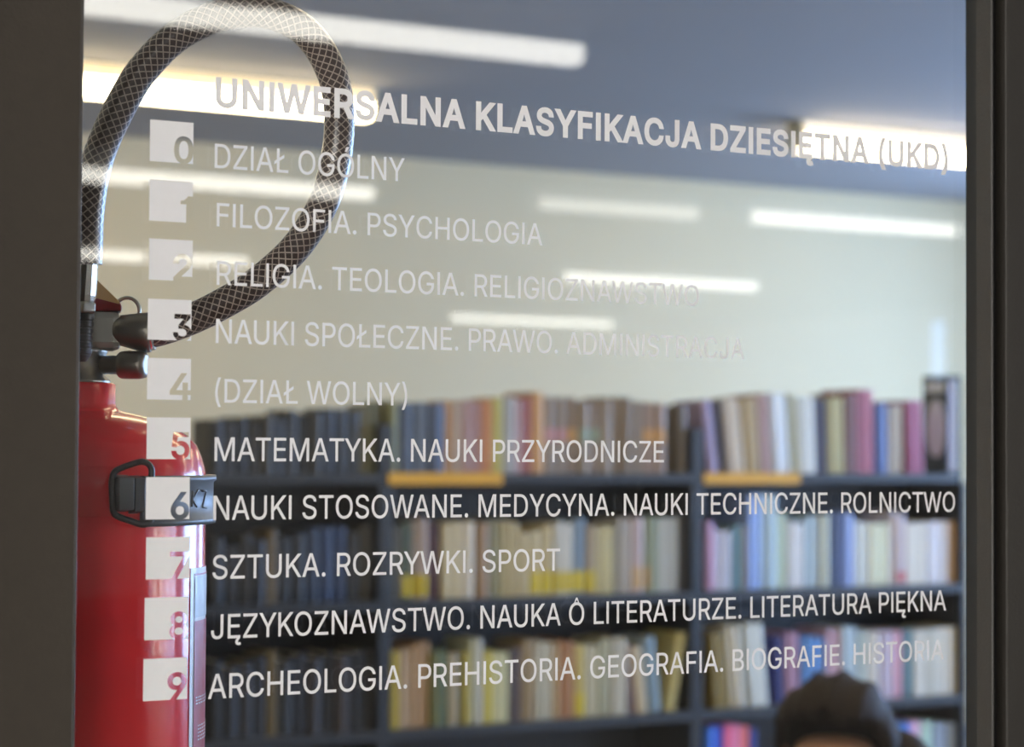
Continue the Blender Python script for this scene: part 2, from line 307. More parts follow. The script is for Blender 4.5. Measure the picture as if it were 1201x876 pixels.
# ------------------------------------------------------------------ white vinyl lettering on the glass
GLYPH = {}
for _line in '''A4797|164,0 2014,5087 2762,5087 4630,0 3950,0 2725,3459 2322,4783 2451,4783 1905,3025 850,0|1099,1420 1099,1987 3698,1987 3698,1420
B4561|601,0 601,5087 2410,5087 2743,5067 3036,5007 3288,4906 3500,4772 3674,4609 3808,4420 3904,4208 3962,3981 3981,3738 3968,3535 3930,3355 3867,3201 3782,3068 3681,2954 3563,2859 3432,2781 3294,2717 3148,2666 3148,2622 3311,2596 3472,2540 3631,2455 3780,2341 3911,2200 4024,2031 4110,1836 4162,1613 4179,1362 4159,1114 4100,882 4001,667 3861,476 3675,313 3445,179 3168,80 2841,20 2465,0|1246,570 2448,570 2806,595 3090,671 3298,797 3440,961 3526,1151 3554,1366 3540,1534 3496,1691 3424,1839 3326,1971 3203,2085 3056,2180 2886,2251 2695,2294 2482,2308 1246,2308|1246,2854 2380,2854 2560,2866 2727,2902 2882,2962 3019,3043 3136,3144 3231,3264 3303,3401 3345,3554 3360,3721 3334,3935 3256,4124 3126,4288 2941,4415 2699,4491 2400,4517 1246,4517
C5101|2673,-68 2250,-33 1860,73 1502,249 1185,491 917,792 696,1152 533,1567 435,2029 403,2540 435,3053 533,3517 696,3931 917,4292 1185,4594 1502,4836 1860,5013 2250,5120 2673,5155 2926,5143 3169,5105 3402,5043 3623,4956 3829,4845 4020,4712 4193,4556 4346,4380 4478,4184 4587,3969 4670,3735 4729,3482 4083,3482 4036,3651 3973,3805 3894,3945 3800,4071 3693,4184 3573,4283 3442,4367 3302,4436 3153,4490 2997,4528 2837,4550 2673,4558 2372,4532 2093,4453 1835,4322 1605,4142 1410,3913 1250,3638 1130,3316 1058,2950 1034,2540 1059,2132 1131,1767 1251,1446 1413,1170 1609,943 1839,763 2096,633 2374,555 2673,529 2837,537 2997,560 3153,599 3302,653 3442,722 3573,806 3693,904 3800,1017 3894,1144 3973,1284 4036,1438 4083,1605 4729,1605 4672,1354 4590,1121 4481,906 4349,711 4197,535 4024,379 3833,245 3627,134 3406,46 3172,-17 2928,-56
D5022|2188,0 959,0 959,570 2147,570 2538,597 2882,676 3179,807 3429,989 3632,1216 3790,1490 3902,1806 3969,2161 3991,2554 3969,2942 3902,3293 3791,3605 3636,3876 3438,4102 3196,4281 2910,4412 2581,4491 2209,4517 932,4517 932,5087 2253,5087 2725,5053 3149,4952 3525,4783 3849,4551 4119,4260 4334,3911 4491,3507 4585,3055 4616,2554 4584,2048 4490,1593 4333,1186 4115,835 3839,542 3506,307 3119,137 2679,34|1246,5087 1246,0 601,0 601,5087
E4186|601,0 601,5087 3725,5087 3725,4517 1246,4517 1246,2858 3554,2858 3554,2287 1246,2287 1246,570 3752,570 3752,0
F4100|601,0 601,5087 3691,5087 3691,4517 1246,4517 1246,2783 3462,2783 3462,2212 1246,2212 1246,0
G5203|2687,-68 2252,-33 1855,74 1494,251 1176,493 909,795 691,1156 531,1570 435,2031 403,2540 435,3053 531,3517 691,3931 908,4292 1174,4594 1489,4836 1844,5013 2231,5120 2649,5155 2912,5142 3164,5102 3404,5036 3630,4945 3839,4830 4032,4693 4206,4535 4359,4358 4491,4164 4600,3952 4684,3727 4742,3486 4080,3486 4022,3646 3952,3795 3872,3931 3779,4056 3676,4169 3561,4269 3435,4356 3299,4428 3153,4484 2996,4525 2830,4550 2653,4558 2360,4532 2086,4454 1832,4324 1604,4144 1410,3916 1250,3639 1130,3317 1058,2951 1034,2540 1059,2132 1131,1768 1251,1448 1413,1173 1610,945 1842,765 2102,634 2384,555 2687,529 2963,549 3216,610 3447,712 3650,851 3822,1024 3962,1233 4065,1471 4127,1735 4148,2025 4343,1990 2827,1990 2827,2557 4780,2557 4780,2001 4750,1600 4659,1236 4508,908 4305,622 4058,382 3766,188 3437,46 3077,-40
H5169|601,0 601,5087 1246,5087 1246,2888 3923,2888 3923,5087 4568,5087 4568,0 3923,0 3923,2318 1246,2318 1246,0
I1845|601,5087 1246,5087 1246,0 601,0
J3964|1850,-68 1430,-24 1064,108 755,328 519,629 378,1005 331,1454 331,1728 976,1728 976,1454 1003,1167 1083,930 1215,743 1392,607 1604,526 1850,498 2093,526 2303,607 2479,743 2611,930 2691,1167 2718,1454 2718,5087 3363,5087 3363,1454 3316,1005 3176,629 2941,328 2633,108 2269,-24
K4667|1045,1454 1045,2161 1625,2895 2117,3441 3636,5087 4483,5087 2311,2759 2277,2762|601,0 601,5087 1246,5087 1239,2250 1246,1932 1246,0|3721,0 1878,2591 2281,3093 4486,0
L3930|601,0 601,5087 1246,5087 1246,570 3612,570 3612,0
M6282|601,0 601,5087 1516,5087 2873,1589 3216,488 3073,488 3523,1871 4763,5087 5678,5087 5678,0 5043,0 5051,3687 5070,4572 5128,4572 4558,2909 3418,0 2861,0 1591,3209 1120,4572 1188,4572 1219,2909 1219,0
N5234|601,0 601,5087 1362,5087 3628,1507 4051,729 4138,550 4049,536 3991,1572 3988,5087 4633,5087 4633,0 3868,0 1684,3457 1075,4520 1192,4537 1250,2909 1250,0
O5333|2670,-68 2249,-33 1860,73 1504,249 1188,491 919,792 698,1152 534,1567 436,2029 403,2540 436,3053 534,3517 698,3931 919,4292 1188,4594 1504,4836 1860,5013 2249,5120 2670,5155 3091,5120 3479,5013 3836,4836 4152,4594 4419,4292 4638,3931 4800,3517 4898,3053 4930,2540 4898,2029 4800,1567 4638,1152 4419,792 4152,491 3836,249 3479,73 3091,-33|2670,529 2963,555 3238,632 3494,760 3724,938 3921,1165 4083,1441 4205,1763 4278,2130 4302,2540 4278,2954 4205,3323 4083,3646 3921,3922 3724,4149 3494,4327 3238,4455 2963,4532 2670,4558 2375,4532 2099,4455 1842,4326 1612,4147 1416,3919 1253,3643 1132,3320 1059,2952 1034,2540 1059,2130 1132,1764 1253,1442 1416,1167 1612,940 1842,761 2099,632 2375,555
P4445|601,0 601,5087 2352,5087 2721,5063 3045,4992 3324,4874 3558,4715 3749,4522 3897,4297 4003,4044 4066,3770 4087,3476 4066,3183 4003,2909 3897,2654 3749,2427 3558,2233 3324,2072 3045,1953 2721,1881 2352,1857 1093,1857 1093,2424 2325,2424 2574,2439 2789,2485 2970,2561 3120,2663 3240,2788 3330,2936 3394,3102 3432,3282 3445,3476 3432,3671 3394,3850 3330,4015 3239,4161 3119,4284 2969,4385 2787,4460 2571,4505 2322,4520 1246,4520 1246,0
R4490|601,0 601,5087 2359,5087 2728,5065 3052,4998 3330,4886 3565,4734 3756,4550 3904,4331 4009,4084 4072,3813 4094,3520 4072,3227 4009,2959 3904,2714 3756,2499 3564,2318 3329,2171 3050,2063 2726,1998 2359,1977 963,1977 963,2550 2335,2550 2583,2563 2797,2603 2977,2668 3126,2758 3246,2870 3337,3004 3401,3159 3439,3331 3452,3520 3439,3714 3401,3889 3337,4047 3246,4186 3126,4302 2975,4396 2794,4465 2578,4506 2328,4520 1246,4520 1246,0|3530,0 2301,2291 3028,2291 4278,0
S4466|2236,-89 1884,-69 1563,-8 1275,92 1023,229 811,399 638,601 508,832 423,1086 382,1366 1045,1366 1076,1181 1140,1018 1234,877 1356,759 1499,662 1664,587 1846,534 2036,502 2236,492 2460,504 2668,541 2859,603 3030,687 3175,792 3295,918 3384,1062 3437,1220 3455,1393 3440,1545 3395,1677 3320,1789 3220,1886 3099,1971 2958,2045 2631,2169 1837,2393 1448,2526 1123,2692 862,2892 671,3128 557,3406 519,3725 545,4000 621,4251 749,4478 921,4677 1130,4843 1376,4978 1651,5076 1949,5136 2270,5155 2594,5135 2891,5076 3161,4976 3401,4842 3604,4679 3771,4486 3897,4270 3976,4034 4008,3779 3373,3779 3316,4015 3199,4213 3022,4374 2798,4491 2540,4562 2250,4585 2040,4573 1848,4537 1673,4478 1519,4397 1391,4299 1287,4182 1211,4051 1166,3909 1151,3756 1168,3594 1221,3454 1309,3336 1423,3236 1551,3151 1693,3081 1985,2974 2794,2750 3115,2636 3279,2563 3436,2476 3587,2376 3724,2260 3844,2127 3945,1975 4022,1803 4068,1606 4083,1386 4059,1118 3986,867 3865,635 3698,428 3487,251 3233,106 2939,-2 2607,-67
T4486|318,4517 318,5087 4169,5087 4169,4517 2567,4517 2567,0 1926,0 1926,4517
U5172|2588,-82 2204,-56 1855,23 1540,154 1264,330 1033,545 847,799 710,1085 628,1395 601,1731 601,5087 1243,5087 1243,1782 1261,1547 1316,1330 1407,1130 1531,953 1686,802 1871,679 2084,588 2323,534 2588,516 2854,534 3094,588 3307,679 3490,802 3643,953 3766,1130 3855,1330 3908,1547 3926,1782 3926,5087 4572,5087 4572,1731 4544,1395 4462,1085 4326,799 4140,545 3909,330 3634,154 3320,23 2971,-56
W6862|1550,0 164,5087 823,5087 1831,1110 1970,396 1891,396 2240,1960 3062,5087 3797,5087 4862,935 4971,396 4882,396 5104,1454 5227,1960 6033,5087 6695,5087 5302,0 4554,0 3621,3447 3461,4170 3360,4749 3496,4749 3298,3708 3179,3230 2305,0
Y4718|2035,0 2035,2083 164,5087 912,5087 2130,3091 2312,2741 2496,2305 2236,2305 2421,2748 2803,3445 3810,5087 4551,5087 2680,2083 2680,0
Z4384|417,0 417,464 2948,4153 3407,4756 3479,4544 2229,4517 403,4517 403,5087 3967,5087 3967,4616 1457,965 973,331 901,543 2141,570 3995,570 3995,0
Ł4135|806,0 806,5087 1451,5087 1451,570 3817,570 3817,0|160,1728 160,2369 2701,3837 2701,3192
Ó5333|2670,-68 2249,-33 1860,73 1504,249 1188,491 919,792 698,1152 534,1567 436,2029 403,2540 436,3053 534,3517 698,3931 919,4292 1188,4594 1504,4836 1860,5013 2249,5120 2670,5155 3091,5120 3479,5013 3836,4836 4152,4594 4419,4292 4638,3931 4800,3517 4898,3053 4930,2540 4898,2029 4800,1567 4638,1152 4419,792 4152,491 3836,249 3479,73 3091,-33|2670,529 2963,555 3238,632 3494,760 3724,938 3921,1165 4083,1441 4205,1763 4278,2130 4302,2540 4278,2954 4205,3323 4083,3646 3921,3922 3724,4149 3494,4327 3238,4455 2963,4532 2670,4558 2375,4532 2099,4455 1842,4326 1612,4147 1416,3919 1253,3643 1132,3320 1059,2952 1034,2540 1059,2130 1132,1764 1253,1442 1416,1167 1612,940 1842,761 2099,632 2375,555|2400,5582 2878,6586 3561,6586 2902,5582
Ę4186|601,0 601,5087 3725,5087 3725,4517 1246,4517 1246,2858 3554,2858 3554,2287 1246,2287 1246,570 3752,570 3752,0|3363,-1482 3155,-1463 2969,-1407 2805,-1313 2677,-1183 2600,-1020 2574,-823 2591,-659 2643,-501 2728,-348 2846,-201 2996,-61 3179,72 3756,0 3475,-224 3356,-333 3263,-446 3207,-570 3189,-703 3197,-780 3220,-844 3259,-898 3314,-938 3385,-962 3532,-967 3779,-884 3957,-1332 3709,-1432 3606,-1460
(2731|891,2066 904,2445 942,2835 1005,3237 1091,3639 1194,4030 1316,4411 1453,4770 1603,5097 1765,5391 2359,5391 2194,5032 2044,4663 1909,4281 1791,3896 1693,3514 1615,3134 1558,2764 1524,2407 1512,2066 1523,1762 1553,1455 1603,1145 1674,829 1767,501 1881,162 2018,-192 2177,-566 2359,-959 1765,-959 1501,-464 1284,38 1113,546 990,1056 916,1563
)2731|372,-959 560,-558 722,-179 859,179 972,520 1063,848 1132,1163 1180,1468 1209,1769 1219,2066 1207,2407 1173,2764 1116,3134 1038,3514 941,3896 825,4281 690,4663 539,5032 372,5391 966,5391 1129,5097 1279,4770 1417,4411 1539,4030 1643,3638 1728,3235 1790,2833 1828,2443 1840,2066 1815,1555 1740,1044 1615,533 1443,25 1226,-472 966,-959
.1878|953,-44 833,-30 726,15 630,89 555,184 510,291 495,410 510,531 555,639 630,734 726,808 833,852 953,867 1074,852 1182,808 1277,734 1351,639 1395,531 1410,410 1395,291 1351,184 1277,89 1182,15 1074,-30
04531|2267,-68 1908,-34 1585,69 1299,241 1053,477 849,775 688,1133 571,1549 501,2018 478,2540 502,3062 573,3532 691,3948 854,4308 1059,4607 1304,4845 1589,5017 1910,5121 2267,5155 2624,5121 2945,5017 3230,4845 3475,4607 3679,4308 3841,3948 3958,3532 4029,3062 4053,2540 4029,2018 3959,1549 3843,1133 3682,775 3478,477 3233,241 2948,69 2626,-34|2267,495 2503,522 2715,603 2902,737 3063,923 3196,1156 3301,1437 3377,1763 3423,2131 3438,2540 3423,2953 3377,3323 3301,3650 3196,3931 3063,4165 2902,4351 2715,4487 2503,4568 2267,4595 2029,4568 1817,4487 1630,4351 1470,4165 1337,3931 1231,3650 1154,3323 1108,2953 1093,2540 1108,2131 1154,1763 1231,1437 1337,1156 1470,923 1630,737 1817,603 2029,522
24531|638,0 638,475 2684,2661 2938,2976 3033,3123 3107,3266 3160,3409 3192,3558 3202,3715 3188,3888 3146,4045 3076,4186 2982,4307 2867,4409 2731,4490 2579,4548 2414,4584 2236,4595 2047,4582 1876,4542 1722,4474 1589,4383 1477,4269 1388,4135 1322,3980 1283,3808 1270,3619 656,3619 678,3912 747,4180 862,4423 1017,4637 1207,4817 1431,4962 1682,5070 1956,5134 2250,5155 2543,5134 2813,5071 3059,4966 3277,4825 3460,4653 3610,4452 3721,4227 3788,3985 3810,3725 3799,3538 3765,3355 3709,3177 3626,2994 3509,2797 3360,2586 3172,2353 2670,1796 1526,604 1526,567 3892,567 3892,0
34531|2178,-68 1877,-50 1593,5 1326,97 1085,224 876,383 702,574 567,794 479,1042 437,1318 1093,1318 1122,1151 1180,1002 1265,871 1374,758 1503,665 1652,592 1818,540 1995,509 2185,498 2387,511 2576,547 2750,608 2906,692 3038,799 3146,929 3227,1080 3275,1253 3291,1448 3277,1629 3233,1800 3160,1961 3055,2107 2918,2232 2747,2335 2540,2413 2294,2460 2011,2475 1567,2475 1567,2991 2878,4483 2878,4520 696,4520 696,5087 3725,5087 3725,4606 2113,2783 2113,2888 2471,2900 2795,2856 3083,2759 3333,2616 3542,2438 3709,2224 3832,1984 3905,1725 3930,1448 3905,1163 3830,901 3704,661 3536,449 3330,270 3086,125 2811,17 2508,-47
44531|396,1055 396,1584 2468,5087 3107,5087 1086,1659 1086,1625 4131,1625 4131,1055|2817,0 2817,3175 3428,3175 3428,0
54531|2212,-68 1920,-48 1649,11 1400,111 1177,245 986,408 828,601 707,817 631,1052 597,1304 1222,1304 1249,1155 1301,1017 1379,889 1479,776 1597,681 1733,603 1882,545 2042,510 2212,498 2410,515 2593,563 2762,644 2912,752 3038,886 3141,1043 3217,1220 3262,1413 3278,1622 3262,1833 3215,2029 3136,2211 3030,2372 2900,2509 2747,2620 2573,2703 2384,2752 2178,2769 2008,2759 1841,2731 1675,2684 1521,2621 1389,2545 1280,2458 673,2526 959,5087 3663,5087 3663,4520 1506,4520 1338,3015 1362,3015 1482,3106 1620,3184 1775,3249 1942,3297 2115,3326 2294,3336 2521,3322 2735,3279 2938,3209 3126,3114 3297,2995 3450,2853 3584,2690 3697,2510 3788,2311 3855,2098 3896,1871 3909,1632 3885,1316 3811,1024 3689,756 3524,518 3323,317 3086,152 2819,30 2528,-44
64531|2264,-68 1959,-44 1679,27 1422,147 1195,309 1002,508 845,744 728,1011 658,1303 635,1618 653,1866 707,2124 797,2390 933,2683 1125,3021 1372,3404 2523,5087 3220,5087 1509,2612 1454,2612 1507,2705 1572,2793 1651,2876 1742,2952 1843,3016 1956,3069 2079,3109 2210,3133 2349,3141 2645,3119 2915,3055 3158,2946 3371,2799 3550,2616 3696,2398 3803,2149 3867,1873 3889,1571 3865,1266 3795,984 3677,726 3519,496 3327,302 3100,143 2845,26 2566,-45|2264,485 2454,501 2628,548 2786,626 2926,733 3045,862 3143,1014 3216,1185 3260,1371 3274,1571 3260,1776 3216,1964 3143,2134 3045,2284 2926,2411 2786,2515 2628,2591 2454,2637 2264,2653 2073,2638 1898,2592 1738,2516 1596,2414 1477,2288 1379,2139 1307,1970 1264,1785 1250,1584 1264,1378 1307,1189 1379,1016 1477,862 1596,733 1738,626 1898,548 2073,501
74531|970,0 3233,4483 3233,4520 621,4520 621,5087 3906,5087 3906,4486 1649,0
84531|2264,-68 1934,-48 1631,13 1355,114 1113,252 908,419 741,618 618,842 544,1087 519,1352 534,1563 577,1762 650,1951 749,2124 869,2277 1011,2410 1170,2518 1341,2597 1526,2646 1526,2670 1293,2756 1093,2892 927,3078 803,3299 728,3541 703,3803 726,4054 793,4285 905,4498 1056,4687 1240,4848 1458,4980 1704,5077 1972,5136 2264,5155 2551,5136 2817,5077 3061,4980 3278,4848 3462,4687 3614,4498 3727,4285 3794,4054 3817,3803 3792,3542 3718,3301 3593,3080 3429,2893 3232,2756 3004,2670 3004,2646 3185,2597 3354,2518 3511,2410 3653,2277 3773,2124 3873,1951 3948,1762 3993,1563 4008,1352 3983,1087 3909,842 3785,618 3617,419 3411,252 3168,114 2893,13 2592,-48|2264,492 2479,504 2673,541 2847,603 2999,687 3127,791 3230,915 3306,1057 3351,1214 3366,1386 3350,1568 3303,1734 3223,1886 3115,2021 2984,2134 2829,2228 2654,2297 2466,2338 2264,2352 2057,2338 1867,2297 1692,2228 1536,2134 1405,2021 1297,1886 1218,1734 1170,1568 1154,1386 1169,1214 1214,1057 1289,915 1391,791 1519,687 1673,603 1849,541 2046,504|2264,2895 2437,2907 2596,2943 2742,3003 2871,3084 2981,3185 3071,3305 3138,3441 3179,3592 3192,3756 3179,3919 3141,4067 3076,4201 2988,4318 2880,4416 2750,4495 2603,4553 2441,4587 2264,4599 2085,4587 1921,4553 1774,4495 1644,4416 1535,4318 1446,4201 1380,4067 1341,3919 1328,3756 1341,3592 1380,3441 1446,3305 1535,3185 1645,3084 1777,3003 1926,2943 2088,2907
94531|2260,5155 2565,5131 2845,5060 3102,4940 3329,4778 3521,4579 3679,4343 3795,4076 3865,3784 3889,3469 3871,3221 3817,2963 3727,2697 3591,2404 3399,2066 3151,1683 2004,0 1304,0 3015,2475 3073,2475 3020,2382 2954,2294 2875,2211 2783,2135 2680,2071 2567,2018 2445,1978 2316,1954 2178,1946 1884,1968 1615,2033 1371,2141 1157,2288 976,2471 830,2689 722,2938 657,3214 635,3517 659,3823 729,4105 847,4363 1005,4592 1198,4785 1425,4944 1681,5061 1960,5132|2260,4602 2074,4587 1901,4539 1741,4461 1600,4355 1480,4225 1383,4073 1311,3902 1267,3716 1253,3517 1267,3313 1311,3126 1383,2955 1480,2804 1600,2676 1741,2573 1901,2496 2074,2450 2260,2434 2451,2449 2626,2495 2786,2571 2927,2674 3047,2800 3144,2950 3216,3119 3260,3303 3274,3503 3260,3709 3216,3898 3144,4071 3047,4225 2928,4354 2788,4461 2628,4539 2452,4587'''.split('\n'):
    _p = _line.split('|')
    GLYPH[_line[0]] = (int(_p[0][1:])/1e4, [[tuple(int(v)/1e4 for v in q.split(',')) for q in c.split()] for c in _p[1:]])
CAP = 0.5087
def offset(poly, d):
    n = len(poly); out = []
    for i in range(n):
        a, b, c = Vector(poly[i-1]), Vector(poly[i]), Vector(poly[(i+1) % n])
        e1, e2 = (b-a), (c-b)
        if e1.length < 1e-7 or e2.length < 1e-7: out.append(tuple(b)); continue
        e1.normalize(); e2.normalize()
        n1, n2 = Vector((-e1.y, e1.x)), Vector((-e2.y, e2.x))
        m = n1+n2; k = m.dot(m)
        m = m*(2.0/max(k, 0.8))
        out.append((b.x+m.x*d, b.y+m.y*d))
    return out
def wind(polys, x, y):
    w = 0
    for p in polys:
        x0, y0 = p[-1]
        for x1, y1 in p:
            if (y0 <= y) != (y1 <= y):
                if x0 + (y-y0)*(x1-x0)/(y1-y0) > x: w += 1 if y1 > y0 else -1
            x0, y0 = x1, y1
    return w
def fill(polys, keep):
    vs, es = [], []
    for p in polys:
        b = len(vs); vs += [Vector(q) for q in p]; es += [(b+i, b+(i+1) % len(p)) for i in range(len(p))]
    v, e, f, _, _, _ = delaunay_2d_cdt(vs, es, [], 0, 1e-6)
    tris = []
    for t in f:
        cx = sum(v[i].x for i in t)/3; cy_ = sum(v[i].y for i in t)/3
        if keep(cx, cy_): tris.append(tuple(t))
    return [tuple(q) for q in v], tris
_gc = {}
def glyph(c, bold):
    if (c, bold) not in _gc:
        ps = GLYPH[c][1]
        ps = [offset(p, bold or .003) for p in ps]
        _gc[(c, bold)] = fill(ps, lambda x, y: wind(ps, x, y) != 0)
    return _gc[(c, bold)]
YV = -GT
def film(bm, verts, tris, fx, fz):
    """a film 0.15 mm thick on the front face of the glass"""
    used = sorted({i for t in tris for i in t})
    a = {i: bm.verts.new((fx(verts[i]), YV-.00016, fz(verts[i]))) for i in used}
    b = {i: bm.verts.new((fx(verts[i]), YV-.00001, fz(verts[i]))) for i in used}
    ed = {}
    for t in tris:
        try:
            bm.faces.new([a[i] for i in t]); bm.faces.new([b[i] for i in reversed(t)])
        except ValueError: continue
        for i in range(3):
            k = (t[i], t[(i+1) % 3]); ed[k] = 1
    for (i, j) in ed:
        if (j, i) not in ed: bm.faces.new((a[j], a[i], b[i], b[j]))
M_vinyl = mat('white matt vinyl', (0.8, 0.8, 0.81), 0.75, var=0.02, vscale=200, spec=0.1)
sign = thing('lettering_sign', 'white vinyl classification list with ten numbered squares, stuck on the glass door', 'sign', (XL, YV, 1.0))
ROWS = [  # text, bold, left (x, baseline, captop), right (x, baseline, captop)
    ('UNIWERSALNA KLASYFIKACJA DZIESIĘTNA (UKD)', .027, (252.5, 125.3, 90), (1112, 201, 170.5)),
    ('DZIAŁ OGÓLNY', 0, (251.6, 197.6, 169.5), (474.5, 212, 185)),
    ('FILOZOFIA. PSYCHOLOGIA', 0, (254, 264.8, 238), (636, 288, 262.5)),
    ('RELIGIA. TEOLOGIA. RELIGIOZNAWSTWO', 0, (254, 334, 306.5), (819.5, 359, 334.3)),
    ('NAUKI SPOŁECZNE. PRAWO. ADMINISTRACJA', 0, (253, 403, 375.5), (873, 420.5, 395.5)),
    ('(DZIAŁ WOLNY)', 0, (252, 473, 445), (477.5, 474.5, 448.6)),
    ('MATEMATYKA. NAUKI PRZYRODNICZE', 0, (251.5, 541, 513.4), (778.5, 541.8, 517)),
    ('NAUKI STOSOWANE. MEDYCYNA. NAUKI TECHNICZNE. ROLNICTWO', 0, (250, 609.3, 582), (1120, 600.5, 576.5)),
    ('SZTUKA. ROZRYWKI. SPORT', 0, (249, 679, 651), (656.7, 669, 643.7)),
    ('JĘZYKOZNAWSTWO. NAUKA O LITERATURZE. LITERATURA PIĘKNA', 0, (247.5, 748.5, 720.5), (1109.5, 716.4, 692.6)),
    ('ARCHEOLOGIA. PREHISTORIA. GEOGRAFIA. BIOGRAFIE. HISTORIA', 0, (243.8, 819.8, 791.3), (1106.8, 773.4, 749.6)),
]
for text, bold, (px0, b0, t0), (px1, b1, t1) in ROWS:
    A0, A1 = at_y(px0, b0, YV), at_y(px1, b1, YV)
    z = (A0.z+A1.z)/2
    sz = ((at_y(px0, t0, YV).z-A0.z) + (at_y(px1, t1, YV).z-A1.z))/2/(CAP+2*bold)
    pen, items = 0.0, []
    for i, c in enumerate(text):
        if c == ' ': pen += 0.20; continue
        adv = GLYPH[c][0]+2*bold*.6
        items.append((c, pen)); pen += adv
        nx = text[i+1] if i+1 < len(text) else ''
        if c+nx in ('AT', 'TA', 'YK', 'AW', 'WA', 'LT', 'LY', 'RY', 'AU', 'YW', 'TW', 'KO', 'PR', 'F.', 'YR', 'TY'): pen -= .02
    lo = min(glyph(items[0][0], bold)[0][i][0] for t in glyph(items[0][0], bold)[1] for i in t)+items[0][1]
    hi = max(glyph(items[-1][0], bold)[0][i][0] for t in glyph(items[-1][0], bold)[1] for i in t)+items[-1][1]
    sx = (A1.x-A0.x)/(hi-lo)
    bm = bmesh.new()
    for k, (c, pn) in enumerate(items):
        v, t = glyph(c, bold)
        film(bm, v, t, lambda q: A0.x+(q[0]+pn-lo)*sx, lambda q: z+(q[1]+bold)*sz)
    if text.startswith('JĘZ'):   # the little peak above the single O of this line
        pn = [p for i, (c, p) in enumerate(items) if c == 'O' and text.replace(' ', '')[i-1:i+2] == 'AOL'][0]
        cx = pn+.2666
        v, t = fill([[(cx-.075, .505), (cx-.05, .505), (cx, .575), (cx+.05, .505), (cx+.075, .505), (cx+.02, .625), (cx-.02, .625)]], lambda x, y: wind([[(cx-.075, .505), (cx-.05, .505), (cx, .575), (cx+.05, .505), (cx+.075, .505), (cx+.02, .625), (cx-.02, .625)]], x, y) != 0)
        film(bm, v, t, lambda q: A0.x+(q[0]-lo)*sx, lambda q: z+q[1]*sz)
    part('heading' if bold else 'text_line', bm, M_vinyl, sign)
SQ = [  # left x, top left, bottom left, right x, top right
    (176, 140.2, 189, 227.4, 144), (175.4, 210.3, 258.9, 226.8, 213.3), (175, 279.7, 328.2, 226, 281.9), (173.6, 350.4, 398.5, 223.8, 351.7),
    (172.8, 419.8, 468.6, 224.4, 420.6), (172.3, 489.6, 538.7, 223.8, 489.5), (171.3, 559.6, 609.3, 222.7, 559.4), (171.4, 630.8, 680, 221.2, 629),
    (169.7, 701.9, 751.6, 221.2, 699), (168.2, 773.3, 822.7, 219.9, 770.2)]
DB = {'0': (.557, 1.006), '2': (.56, 1.0), '3': (.575, 1.004), '4': (.517, 1.02), '5': (.56, .99), '6': (.565, .995), '7': (.55, 1.0), '8': (.571, 1.0), '9': (.55, .99)}
W1 = (sum(at_y(a[3], a[4], YV).x-at_y(a[0], a[1], YV).x for a in SQ)/10)
for n, (xl, tl, bl, xr, tr) in enumerate(SQ):
    P, Q, S_ = at_y(xl, tl, YV), at_y(xl, bl, YV), at_y(xr, tr, YV)
    zt = (P.z+S_.z)/2; hh = P.z-Q.z
    sq = [(0, 0), (0, 1), (1, 1), (1, 0)]
    c = str(n)
    if c == '1':
        dp = [[(.848, -.05), (.848, .445), (.717, .445), (.717, .525), (.80, .545), (.86, .60), (.885, .645), (1.06, .645), (1.06, -.05)]]
        dp = [p[::-1] for p in dp]
    else:
        ps = [offset(p, .021) for p in GLYPH[c][1]]
        xs = [q[0] for p in ps for q in p]; zs = [q[1] for p in ps for q in p]
        a, b = DB[c]; x0, x1 = min(xs), max(xs); k = .655/(CAP+.042)
        dp = [[(a+(q[0]-x0)/(x1-x0)*(b-a), (q[1]+.021)*k-.006) for q in p] for p in ps]
    v, t = fill([sq]+dp, lambda x, y: 0 < x < 1 and 0 < y < 1 and wind(dp, x, y) == 0)
    bm = bmesh.new()
    film(bm, v, t, lambda q: P.x+q[0]*W1, lambda q: zt-hh+q[1]*hh)
    part('number_square', bm, M_vinyl, sign)

# ------------------------------------------------------------------ fire extinguisher behind the glass
D0 = 1.337; S = D0/F_PX
AX = at_d(88, 560, D0)
_d = (AX-EYE); _d.z = 0; _d.normalize()
LF = -_d; LR = Vector((_d.y, -_d.x, 0))
ZV = Vector((0, 0, 1))
def zc(py, px=88): return at_d(px, py, D0).z
def EX(px, py, dd=0.0): return at_d(px, py, D0+dd)
def proj(p):
    v = p-EYE; w = v.dot(FW); return 600.5+F_PX*v.dot(RX)/w, 438-F_PX*v.dot(UP)/w
def onr(px, py, r):
    """point on the cylinder of radius r around the extinguisher's axis, seen at (px, py)"""
    lo, hi = -1.4, 1.4
    for _ in range(40):
        t = (lo+hi)/2; q = Vector((AX.x, AX.y, zc(py))) + (LF*math.cos(t)+LR*math.sin(t))*r
        if proj(q)[0] < px: lo = t
        else: hi = t
    q = Vector((AX.x, AX.y, 0)) + (LF*math.cos(t)+LR*math.sin(t))*r
    d = ray(px, py); k = ((q-EYE).x*d.x+(q-EYE).y*d.y)/(d.x*d.x+d.y*d.y)
    q.z = EYE.z+d.z*k
    return q, t
M_red = mat('glossy red enamel', (0.82, 0.022, 0.034), 0.2, var=0.08, vscale=14, bump=0.06, bscale=60, coat=0.2, spec=0.4)
M_redd = mat('red plastic', (0.30, 0.03, 0.03), 0.35, var=0.06)
M_glint = mat('painted lever reflection', (0.85, 0.58, 0.28), 0.35, var=0.06)
M_steel = mat('dull nickel', (0.36, 0.36, 0.33), 0.32, 1.0, var=0.12, vscale=90, bump=0.1)
M_steeld = mat('dark burnished steel', (0.24, 0.22, 0.185), 0.36, 1.0, var=0.15, vscale=90, bump=0.12)
M_chrome = mat('bright ferrule', (0.75, 0.77, 0.76), 0.18, 1.0, var=0.05)
